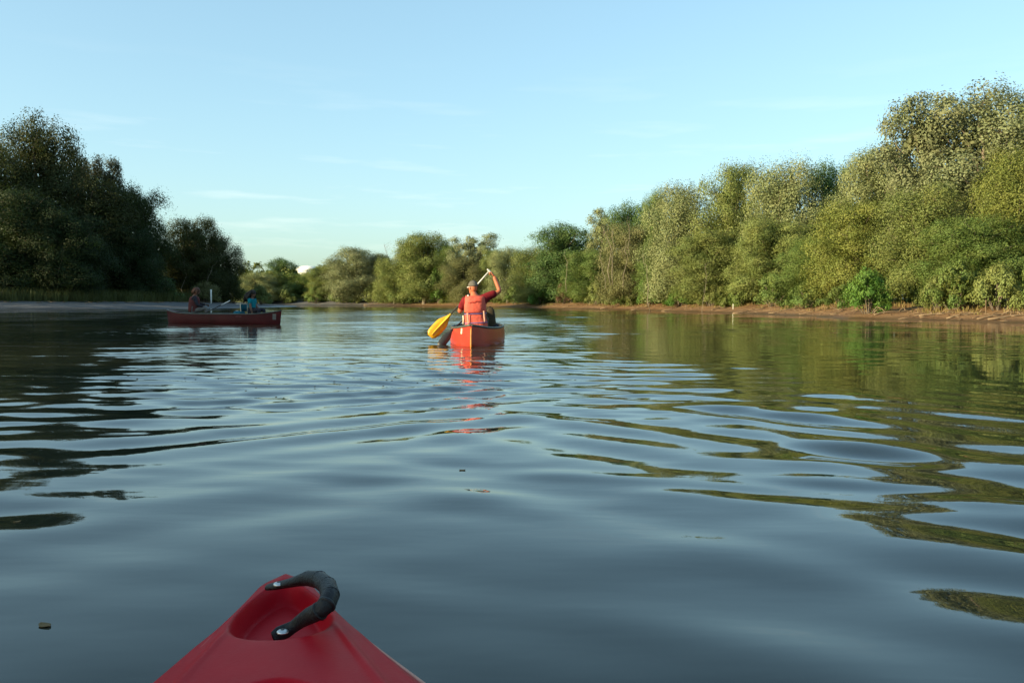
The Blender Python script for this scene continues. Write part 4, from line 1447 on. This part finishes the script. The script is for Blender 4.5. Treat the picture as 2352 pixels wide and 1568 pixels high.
# cap: crown and brim
hc = J['head']
mb = MB(); mb.ellipsoid(hc + Rh @ Vector((0, -0.006, 0.020)), (0.088, 0.112, 0.122), 22, 9, Rh, zmin=0.05)
cap = mb.build('cap', M_CAP, man)
mb = MB()
up_, lo_ = [], []
rr_ = []
for i in range(5):
    y = 0.085 + 0.075 * i / 4
    w = 0.074 * math.sqrt(max(0.05, 1 - (i / 4.4) ** 2))
    rr_.append([hc + Rh @ Vector((x * w, y - 0.02 * x * x, 0.034 - 0.035 * (i / 4) - 0.016 * x * x + dz)) for x, dz in ((-1, 0), (-0.5, 0), (0, 0), (0.5, 0), (1, 0), (1, -0.006), (0.5, -0.006), (0, -0.006), (-0.5, -0.006), (-1, -0.006))])
mb.rings(rr_)
mb.build('cap_brim', M_CREAM, man)
mb = MB()       # glasses arm by the ear
mb.tube([hc + Rh @ Vector((-0.080, 0.0, 0.012)), hc + Rh @ Vector((-0.082, 0.05, 0.014)), hc + Rh @ Vector((-0.072, 0.092, 0.012))], [0.004, 0.006, 0.006], 6)
mb.tube([hc + Rh @ Vector((-0.072, 0.092, 0.012)), hc + Rh @ Vector((0, 0.112, 0.014)), hc + Rh @ Vector((0.072, 0.092, 0.012))], [0.006, 0.010, 0.006], 6)
mb.build('glasses', M_WHITE, man)
# vest: back panel, lower panel, side panels and shoulders
def vest(root, J, fwd, rows, mat, name):
    mb = MB(); torso_shell(mb, rows, fwd); return mb.build(name, mat, root, sub=1)


vb = lambda cx, cy, d=D0: C1(cx, cy, d)
vest(man, J, fwd, [(vb(968, 868), .190, .150), (vb(968, 862), .208, .168), (vb(968, 800), .213, .178), (vb(968, 700), .212, .180), (vb(968, 625), .206, .168), (vb(967, 594), .190, .135), (vb(967, 585), .150, .09)], M_VEST, 'life_vest')
vest(man, J, fwd, [(vb(990, 1092), .205, .150), (vb(990, 1080), .222, .172), (vb(984, 1030), .218, .176), (vb(978, 960), .212, .174), (vb(972, 890), .210, .168), (vb(971, 880), .195, .150)], M_VEST, 'life_vest_skirt')
for cx in (830, 1098):
    mb = MB()
    mb.tube([vb(cx + 10, 660), vb(cx, 612, D0 + 0.0) + Vector((0, 0, 0.012)), vb(cx, 630, D0 + 0.13)], [0.030, 0.032, 0.030], 10, 0.7)
    mb.build('shoulder_strap', M_VEST, man)


def belt(rows_c, rx, ry, h, mat, name, dip=0.0):
    mb = MB()
    R_ = frame_rot((fwd[0], fwd[1], 0))
    n = 30
    rings = []
    for dz, g in ((-h / 2, 0.0), (-h / 2, 0.007), (h / 2, 0.007), (h / 2, 0.0)):
        ring = []
        for k in range(n):
            a = 2 * math.pi * k / n
            ca, sa = math.cos(a), math.sin(a); e = 0.72
            z = dz + dip * ca
            ring.append(Vector(rows_c) + R_ @ Vector((math.copysign(abs(ca) ** e, ca) * (rx + g), math.copysign(abs(sa) ** e, sa) * (ry + g), z)))
        rings.append(ring)
    mb.rings(rings)
    return mb.build(name, mat, man)


belt(vb(971, 876), 0.208, 0.168, 0.016, M_BLUEWEB, 'belt', 0.010)
belt(vb(984, 1022), 0.217, 0.176, 0.016, M_BLUEWEB, 'belt', 0.012)
for x0, y0, x1, y1 in ((842, 862, 862, 1050), (1108, 830, 1124, 1010)):
    mb = MB()
    pts = [vb(x0 + (x1 - x0) * t, y0 + (y1 - y0) * t, D0 - 0.187) for t in (0, .15, .33, .5, .66, .85, 1)]
    mb.tube(pts, 0.015, 6, 0.35, up=(0, 1, 0))
    mb.build('webbing', M_PINKWEB, man)
mb = MB()
mb.tube([vb(772, 905, D0 - 0.06), vb(778, 960, D0 - 0.075), vb(775, 1045, D0 - 0.08)], 0.015, 6, 0.4, up=(0, 1, 0))
mb.build('webbing', M_CREAM, man)
mb = MB()       # collar tag by the neck
mb.box(vb(850, 582, D0 - 0.10), (0.028, 0.012, 0.026)); mb.build('vest_buckle', M_WHITE, man, smooth=False, bevel=0.003)
# worn lettering across the shoulders: broken faded dabs
rg = np.random.default_rng(3)
mb = MB()
for k, cx in enumerate(range(862, 1062, 22)):
    y = 692 - 0.12 * (cx - 862) * (1 if cx > 960 else 0) + rg.normal() * 3
    h = 26 * rg.uniform(0.4, 1.0)
    mb.box(vb(cx, y, D0 - 0.186 + 0.0005 * k), (0.016 * rg.uniform(0.5, 1.1), 0.006, h / 6.03 * 0.852 / FPX * D0), Matrix.Rotation(rg.normal() * 0.3, 3, 'Y'))
pl_ = mb.build('vest_lettering', M_PRINT, man, smooth=False)
pl_['kind'] = 'stuff'

# the paddle in his hands
pad = empty('paddle', throat, "yellow-bladed paddle with a white shaft held across the man's body", 'paddle')
mid = grip.lerp(throat, 0.45)
mb = MB(); mb.tube([grip, grip.lerp(mid, 0.5), mid], 0.0138, 10); mb.build('shaft', M_SHAFT, pad)
mb = MB(); mb.tube([mid, mid.lerp(throat, 0.5), throat + shaft_dir * 0.03], 0.0150, 10)
sh2 = mb.build('lower_shaft', M_DARKSHAFT, pad)
mb = MB()
cr_ = shaft_dir.cross(Vector((0, 1, 0))).normalized()
mb.tube([grip - cr_ * 0.055, grip - cr_ * 0.03, grip, grip + cr_ * 0.03, grip + cr_ * 0.055], [0.012, 0.017, 0.020, 0.017, 0.012], 10)
mb.build('grip', M_SHAFT, pad)
bd = (tip - throat).normalized(); bw = bd.cross(Vector((0.15, -1, 0.1))).normalized(); bn = bw.cross(bd).normalized()
BL = (tip - throat).length
rr_ = []
for i in range(13):
    g = i / 12
    w = 0.020 + 0.098 * smooth(0.0, 0.48, np.array(g)) - 0.030 * max(0, (g - 0.72) / 0.28) ** 2
    if i == 12: w = 0.055
    c = throat + bd * BL * g - bn * 0.015 * math.sin(g * math.pi)
    rr_.append([c + bw * (w * t) + bn * (-0.012 * t * t + dz) for t, dz in ((-1, 0), (-0.5, 0), (0, 0), (0.5, 0), (1, 0), (1, -0.007), (0.5, -0.008), (0, -0.008), (-0.5, -0.008), (-1, -0.007))])
mb = MB(); mb.rings(rr_); mb.build('blade', M_YELLOW, pad)
fr = -1 if bn.y > 0 else 1
mb = MB(); mb.tube([throat + bd * BL * g + bn * (fr * (0.012) - 0.015 * math.sin(g * math.pi) * 1.0 - (0.008 if fr < 0 else 0)) for g in (0.0, 0.15, 0.35, 0.6, 0.85, 0.95)], [0.022, 0.022, 0.019, 0.015, 0.009, 0.004], 8)
mb.build('blade_ridge', M_YRIDGE, pad)
mb = MB(); mb.tube([throat + bd * BL * g + bn * (-fr * 0.012 - 0.015 * math.sin(g * math.pi) - (0.008 if fr > 0 else 0)) for g in (0.0, 0.15, 0.35, 0.6, 0.85, 0.95)], [0.022, 0.022, 0.019, 0.015, 0.009, 0.004], 8)
mb.build('blade_ridge', M_YRIDGE, pad)

# second paddle: dark, leaning over the port gunwale into the water
a = C1(860, 1010, 16.9); b = C1(700, 1050, 16.7); t2 = C1(520, 1180, 16.75); e2 = C1(395, 1330, 16.5)
e2.z = min(e2.z, -0.02)
pad2 = empty('paddle', t2, "dark wet paddle leaning over the canoe's left gunwale into the water", 'paddle')
a = C1(905, 895, 17.05); 
t2 = C1(600, 1130, 16.75)
mb = MB(); mb.tube([C1(790, 970, 17.0), C1(690, 1055, 16.9), t2], 0.015, 8); mb.build('shaft', M_DARKSHAFT, pad2)
d2 = (e2 - t2).normalized(); w2 = d2.cross(Vector((0.1, -1, 0.2))).normalized(); n2 = w2.cross(d2)
rr_ = []
for i in range(9):
    g = i / 8
    w = 0.018 + 0.060 * float(smooth(0, 0.5, np.array(g))) - 0.02 * max(0, (g - 0.8) / 0.2) ** 2
    c = t2 + d2 * (e2 - t2).length * g
    rr_.append([c + w2 * w + n2 * 0.003, c + n2 * 0.007, c - w2 * w + n2 * 0.003, c - w2 * w - n2 * 0.003, c - n2 * 0.007, c + w2 * w - n2 * 0.003])
mb = MB(); mb.rings(rr_); mb.build('blade', M_DARKSHAFT, pad2)

# bags in the canoe
def bag(name, c, size, mat, label, rot=0.0, cat='bag', taper=0.0):
    root = empty(name, c, label, cat)
    R_ = Matrix.Rotation(rot, 3, 'Z')
    rings = []
    for z, k in ((0, .86), (.06, .98), (.3, 1.0), (.7, .98), (.92, .90), (1.0, .6)):
        k *= 1 - taper * z
        rings.append([Vector(c) + R_ @ Vector((math.copysign(abs(math.cos(q)) ** .6, math.cos(q)) * size[0] / 2 * k, math.copysign(abs(math.sin(q)) ** .6, math.sin(q)) * size[1] / 2 * k, z * size[2])) for q in [2 * math.pi * i / 18 for i in range(18)]])
    mb = MB(); mb.rings(rings); mb.build('pouch', mat, root)
    mb = MB()
    mb.tube([Vector(c) + R_ @ Vector((size[0] * x * (1 - taper), 0, size[2] * z)) for x, z in ((-.24, .95), (-.14, 1.005), (0, 1.03), (.14, 1.005), (.24, .95))], 0.009, 6)
    mb.build('handle', mats_strap, root)
    return root


mats_strap = M_NAVY
c = C1(1212, 1010, 17.55); bag('pack', (c.x, c.y, 0.02), (0.30, 0.28, zh(1110, 706, 17.55) - 0.02), M_PACK, "brown canvas pack standing in the canoe right of the man", 0.2, 'pack', 0.45)
c = C1(1290, 1080, 17.6); bag('bag', (c.x, c.y, 0.10), (0.18, 0.34, 0.27), M_NAVY, "black bag lying at the canoe's right gunwale", 0.1)

# ------------------------------------------------------------------ two paddlers in the maroon canoe
cf = (Vector((LB.x, LB.y, 0)) - Vector((LA.x, LA.y, 0))).normalized()
b2 = X2((0, 1.12, 0.37))
cf0 = cf
cf = (Matrix.Rotation(math.radians(38), 3, 'Z') @ cf)
J, f, r = seated(b2, cf, 0.06, 1.0, 0.18)
J['head'] = b2 + Vector((0, 0, 0.78)) + f * 0.14; J['skull'] = J['head'] - Vector((0, 0, 0.06)) - f * 0.02; J['neck'] = b2 + Vector((0, 0, 0.64)) + f * 0.08
J['elL'] = J['shL'] + f * 0.16 + Vector((0, 0, -0.24)); J['wrL'] = J['elL'] + f * 0.24 + Vector((0, 0, -0.02))
J['elR'] = J['shR'] + f * 0.10 + Vector((0, 0, -0.27)) + r * 0.05; J['wrR'] = J['elR'] + f * 0.22 + Vector((0, 0, -0.07)) - r * 0.08
J['hnL'] = Vector((0, 0, -1)) + r * 0.5; J['hnR'] = Vector((0, 0, -1)) - r * 0.5
J['sleeve'] = 1.2
w1, R1 = person(b2, "auburn-haired paddler in a dusty red life vest at the maroon canoe's stern", J, cf, f + Vector((0, 0, -0.25)), dict(skin=M_SKIN2, shirt=M_NAVY, legs=M_GREYC))
mb = MB()
torso_shell(mb, [(b2 + Vector((0, 0, z)) + f * (0.015 + 0.07 * z), rx, ry) for z, rx, ry in ((.02, .17, .15), (.05, .20, .19), (.22, .195, .195), (.40, .195, .195), (.54, .185, .175), (.60, .14, .12))], cf)
mb.build('life_vest', M_VEST2, w1, sub=1)


def hair(root, c, R_, n, spread, length, mat, seed, back=0.0):
    """scalp cap plus many locks"""
    rng = np.random.default_rng(seed)
    mb = MB(); mb.ellipsoid(Vector(c) + R_ @ Vector((0, -0.015, 0.022)), (0.092, 0.112, 0.115), 18, 8, R_, zmin=-0.25)
    for _ in range(n):
        a = rng.uniform(-0.2, math.pi + 0.2) + math.pi
        e = rng.uniform(0.1, 1.2)
        d = Vector((math.cos(a) * math.cos(e), math.sin(a) * math.cos(e), math.sin(e)))
        p = Vector((d.x * 0.088, d.y * 0.108 - 0.015, 0.02 + d.z * 0.11))
        pts = []
        L = length * rng.uniform(0.6, 1.15)
        for i in range(6):
            g = i / 5
            q = p + Vector((d.x * spread * math.sin(g * 2.2), d.y * spread * math.sin(g * 2.2) - back * g, -L * g ** 1.2)) + Vector(rng.normal(size=3) * 0.014 * g)
            pts.append(Vector(c) + R_ @ q)
        mb.tube(pts, [0.016, 0.024, 0.026, 0.024, 0.018, 0.006], 6)
    return mb.build('hair', mat, root)


hair(w1, J['head'], R1, 60, 0.03, 0.17, M_HAIRR, 4)
# paddle across the stern paddler's knees
pa = J['wrL'] + f * 0.06 + Vector((0, 0, -0.03)); pb = X2((0.05, 2.95, 0.0)); pb.z = 0.70
D2 = pb.y
pa = P(476, 716.5, b2.y - 0.15); pe = P(523, 693, b2.y - 0.45)
pad3 = empty('paddle', pa, "dark paddle with a pale end held out over the maroon canoe", 'paddle')
mb = MB(); mb.tube([pa + (pa - pe) * 0.15, pa, pa.lerp(pe, 0.7)], 0.016, 8); mb.build('shaft', M_DARKSHAFT, pad3)
dd = (pe - pa).normalized(); s0 = pa.lerp(pe, 0.66)
rr_ = []
for i in range(8):
    g = i / 7; w = 0.018 + 0.055 * float(smooth(0, 0.5, np.array(g)))
    c = s0 + dd * 0.42 * g; u_ = Vector((0, 1, 0.35)).normalized(); v_ = dd.cross(u_).normalized()
    rr_.append([c + u_ * w, c + v_ * 0.009, c - u_ * w, c - v_ * 0.009])
mb = MB(); mb.rings(rr_); mb.build('blade', M_SHAFT, pad3)

cf = cf0
L2 = (LB - LA).length
b3 = X2((0, L2 - 1.18, 0.36))
J, f, r = seated(b3, cf, 0.02, 0.88, 0.17)
J['elL'] = J['shL'] + f * 0.05 + Vector((0, 0, -0.22)); J['wrL'] = J['elL'] + f * 0.16 + Vector((0, 0, -0.12))
J['elR'] = J['shR'] + f * 0.06 + Vector((0, 0, -0.22)) + r * 0.04; J['wrR'] = J['elR'] + f * 0.07 + Vector((0, 0, -0.20))
J['hnL'] = r; J['hnR'] = -r; J['sleeve'] = 0.7
w2, R2 = person(b3, "girl with long curly black hair in a turquoise shirt at the maroon canoe's bow", J, cf, f + Vector((0, 0, -0.15)), dict(skin=M_SKIN2, shirt=M_TEAL, legs=M_NAVY), head_s=0.95)
hair(w2, J['head'], R2, 150, 0.10, 0.36, M_HAIRD, 5, 0.10)

# folding canoe chair: pale tube frame behind the girl, and a blue bag at its foot
cb = X2((0, L2 - 1.46, 0.20))
ch = empty('canoe_chair', cb, "folding seat with a pale tube frame behind the girl in turquoise", 'chair')
hw = 0.18
cr2 = r
mb = MB()
A = [cb - f * 0.02 + cr2 * hw + Vector((0, 0, .0)), cb + cr2 * hw - f * 0.06 + Vector((0, 0, .50)), cb - cr2 * hw - f * 0.06 + Vector((0, 0, .50)), cb - f * 0.02 - cr2 * hw]
mb.tube([A[0], A[0].lerp(A[1], .94), A[1].lerp(A[2], .05), A[2].lerp(A[1], .05), A[3].lerp(A[2], .94), A[3]], 0.015, 8)
mb.tube([cb + cr2 * hw + Vector((0, 0, .24)) - f * 0.04, cb + cr2 * hw + f * -0.24 + Vector((0, 0, .26))], 0.013, 8)
mb.tube([cb + cr2 * hw - f * 0.06 + Vector((0, 0, .49)), cb + cr2 * hw + f * -0.24 + Vector((0, 0, .50))], 0.013, 8)
mb.tube([cb - cr2 * hw + Vector((0, 0, .24)) - f * 0.04, cb - cr2 * hw + f * -0.24 + Vector((0, 0, .26))], 0.013, 8)
mb.build('chair_frame', M_CREAM, ch)
mb = MB(); mb.box(cb - f * 0.045 + Vector((0, 0, .36)), (0.02, 0.33, 0.24), frame_rot((cf.x, cf.y, 0)) @ Matrix.Rotation(math.pi / 2, 3, 'Z'))
mb.build('backrest', M_TEAL2, ch, bevel=0.006)
c = X2((0.10, L2 - 1.62, 0.08)); bag('bag', c, (0.34, 0.40, 0.38), M_TEAL2, "blue-green cloth bag at the girl's feet in the maroon canoe", yaw2 + math.pi / 2)

# ------------------------------------------------------------------ the viewer's kayak, bow forward
KT = Vector((-0.427, 1.66, 0.0))                 # tip
KD = Vector((-math.sin(math.radians(12.9)), math.cos(math.radians(12.9)), 0))     # heading
KR = Vector((KD.y, -KD.x, 0))
kay = empty('kayak', (KT.x, KT.y, 0.0), "red plastic kayak bow in the foreground with a black carry handle", 'kayak')
KL = 3.0


def k_half(s):
    w = 0.046 + 0.310 * s if s < 0.55 else 0.2165 + 0.14 * (1 - math.exp(-(s - 0.55) * 2.39))
    if s < 0.06: w *= math.sqrt(max(0.0, 1 - (1 - s / 0.06) ** 2.2))
    if s > 1.6: w *= math.sqrt(max(0.0, 1 - ((s - 1.6) / (KL - 1.6)) ** 2.6))
    return w


def k_deck(s, t):
    """deck height above the water at s metres behind the tip, t across (-1..1)"""
    w = k_half(s)
    z = 0.285 + 0.045 * float(smooth(0.05, 1.0, np.array(s))) - 0.02 * float(smooth(1.9, 3.0, np.array(s)))
    at = abs(t)
    z -= 0.012 * at * at + 0.030 * max(0, (at - 0.72) / 0.28) ** 1.6
    z += 0.0045 * math.exp(-((at - 0.60) / 0.035) ** 2) * float(smooth(0.24, 0.36, np.array(s)))
    z += 0.0035 * math.exp(-((at - 0.80) / 0.030) ** 2) * float(smooth(0.24, 0.36, np.array(s)))
    x = t * w
    # scooped bowl behind the tip, a raised rim all round
    cs = 0.202
    q = (abs(t / 0.70) ** 2.0 + abs((s - cs) / 0.165) ** 2.0) ** 0.5
    z -= 0.038 * float(1 - smooth(0.74, 1.02, np.array(q)))
    # second scoop further back
    q2 = math.hypot(x / 0.085, (s - 0.74) / 0.20)
    z -= 0.022 * float(1 - smooth(0.86, 1.03, np.array(q2)))
    # cockpit
    q3 = math.hypot(x / 0.23, (s - 1.95) / 0.52)
    z -= 0.26 * float(1 - smooth(0.90, 1.0, np.array(q3)))
    return z


KX = lambda x, s, z: KT - KD * s + KR * x + Vector((0, 0, z))
ss = [0.0, 0.003, 0.008, 0.016] + list(np.arange(0.026, 0.80, 0.0075)) + list(np.arange(0.80, KL, 0.03)) + [KL]
tt = list(np.linspace(-1, 1, 97))
mb = MB()
mb.rings([[KX(t * k_half(s), s, k_deck(s, t)) for t in tt] for s in ss], closed=False, caps=False)
mb.build('deck', M_KAYAK, kay)
rings = []
for s in ss[::2] + [KL]:
    w = k_half(s); z1 = k_deck(s, 1.0)
    low = -0.09 + 0.20 * (1 - float(smooth(0.0, 0.55, np.array(s)))) ** 2
    ring = []
    for k in range(21):
        a = math.pi * k / 20
        ring.append(KX(math.cos(a) * (w * (1.0 + 0.05 * math.sin(a)) + 0.001), s - 0.0 * math.sin(a), z1 - 0.004 - (z1 - low) * math.sin(a) ** 0.8))
    rings.append(ring)
mb = MB(); mb.rings(rings, closed=False, caps=False)
mb.build('hull', M_KAYAK, kay)
for sg in (-1, 1):
    mb = MB()
    mb.tube([KX(sg * (k_half(s) + 0.002), s, k_deck(s, 1.0) - 0.002) for s in ss[2:] if s < KL - 0.02], 0.0045, 6)
    mb.build('seam', M_PINKWEB, kay)
mb = MB()
mb.tube([KX(0.235 * math.cos(a), 1.95 + 0.53 * math.sin(a), k_deck(1.95 + 0.60 * math.sin(a), min(0.95, 0.25 * abs(math.cos(a)) / 0.36)) + 0.02 if False else 0.325) for a in np.linspace(0, 2 * math.pi, 41)], 0.014, 8)
mb.build('coaming', M_BLACK, kay)


def unproj(px, py, z):
    f_ = CAM_M.to_3x3() @ Vector(((px - 1176) / FPX, (784 - py) / FPX, -1))
    o = CAM_M.translation
    return o + f_ * ((z - o.z) / f_.z)


K3 = lambda cx, cy, z: unproj((400 + cx / 3.0154) * 2352 / 2760, (1500 + cy / 3.0154) * 2352 / 2760, z)
hp = [K3(975, 245, .292), K3(1050, 232, .297), K3(1130, 215, .305), K3(1210, 195, .318), K3(1300, 172, .330), K3(1390, 185, .338), K3(1455, 235, .341), K3(1478, 310, .340), K3(1450, 385, .334), K3(1390, 440, .324), K3(1310, 478, .312), K3(1240, 520, .298), K3(1180, 565, .287), K3(1120, 600, .281), K3(1060, 625, .279), K3(1010, 645, .279)]
mb = MB()
mb.tube(hp, [q * .88 for q in (.0125, .0155, .0145, .0140, .0155, .0165, .0168, .0168, .0166, .0162, .0150, .0125, .0110, .0130, .0130, .008)], 14, [.5, .5, .6, .75, .95, 1, 1, 1, 1, 1, .95, .75, .5, .4, .35, .3])
hd = mb.build('carry_handle', M_BLACK, kay)
for i in range(5):      # moulded ribs on the grip
    j = 5 + i
    mb = MB(); d_ = (hp[min(j + 1, 15)] - hp[j - 1]).normalized()
    mb.tube([hp[j] - d_ * .0025, hp[j], hp[j] + d_ * .0025], [.0146, .0152, .0146], 14)
    mb.build('grip_rib', M_BLACK, hd)
for cx, cy, z in ((1058, 222, .3035), (1090, 610, .285)):
    c = K3(cx, cy, z)
    mb = MB(); mb.ellipsoid(c, (.0095, .0095, .0045), 16, 6, zmin=-0.2); sc = mb.build('screw', M_STEEL, kay)
    mb = MB(); mb.tube([c + Vector((0, 0, .0030)), c + Vector((0, 0, .0049))], [.0038, .0030], 6); mb.build('screw_recess', M_DARKSHAFT, sc, smooth=False)

# ------------------------------------------------------------------ leaves afloat
def floating_leaf(px, py, size, label, seed):
    rng = np.random.default_rng(seed)
    c = unproj(px, py, 0.0)
    gX, gY = np.meshgrid(c.x + np.array([-.03, 0, .03]), c.y + np.array([-.03, 0, .03]))
    c.z = float(water_z(gX, gY)[1, 1]) - 0.003
    root_l = []
    a = rng.uniform(0, 6.28)
    mb = MB()
    rr = []
    for i in range(9):
        g = i / 8; w = size * 0.32 * math.sin(math.pi * min(1, g * 0.96 + 0.02)) ** 0.8
        y = size * (g - 0.5)
        rr.append([c + Matrix.Rotation(a, 3, 'Z') @ Vector((x * w, y, 0.003 + 0.003 * abs(x) + 0.01 * (g - .5) ** 2)) for x in (-1, -.5, 0, .5, 1)] + [c + Matrix.Rotation(a, 3, 'Z') @ Vector((x * w, y, 0.002 + 0.003 * abs(x) + 0.01 * (g - .5) ** 2)) for x in (1, .5, 0, -.5, -1)])
    mb.rings(rr)
    o = mb.build('floating_leaf', M_DEADLEAF)
    return tag(o, label, 'leaf', "leaves floating on the water")


for i, (px, py, sz, lb) in enumerate([(103, 1438, 0.040, "curled brown leaf afloat at the lower left of the kayak"),
                                      (40, 1198, 0.026, "tiny leaf afloat near the left frame edge"), (1062, 1076, 0.030, "small leaf afloat in the middle of the smooth water")]):
    floating_leaf(px, py, sz, lb, 300 + i)

# bits of bark and seed fluff drifting in the canoe's wake, too small to count
rg = np.random.default_rng(44)
V, Q = [], []
for i in range(90):
    x, y = rg.normal() * 1.2 - 2.0, rg.uniform(7.5, 13.5)
    r = rg.uniform(0.004, 0.011)
    gX, gY = np.meshgrid(x + np.array([-.03, 0, .03]), y + np.array([-.05, 0, .05]))
    z = float(water_z(gX, gY)[1, 1])
    b = len(V); a0 = rg.uniform(0, 6.28)
    for k in range(5):
        q = a0 + k * 2 * math.pi / 5
        V.append((x + math.cos(q) * r * 1.5, y + math.sin(q) * r, z + 0.001))
    V.append((x, y, z + 0.005))
    for k in range(5): Q.append((b + k, b + (k + 1) % 5, b + 5))
tag(np_mesh("floating_specks", V, Q, M_DEADLEAF), kind='stuff')
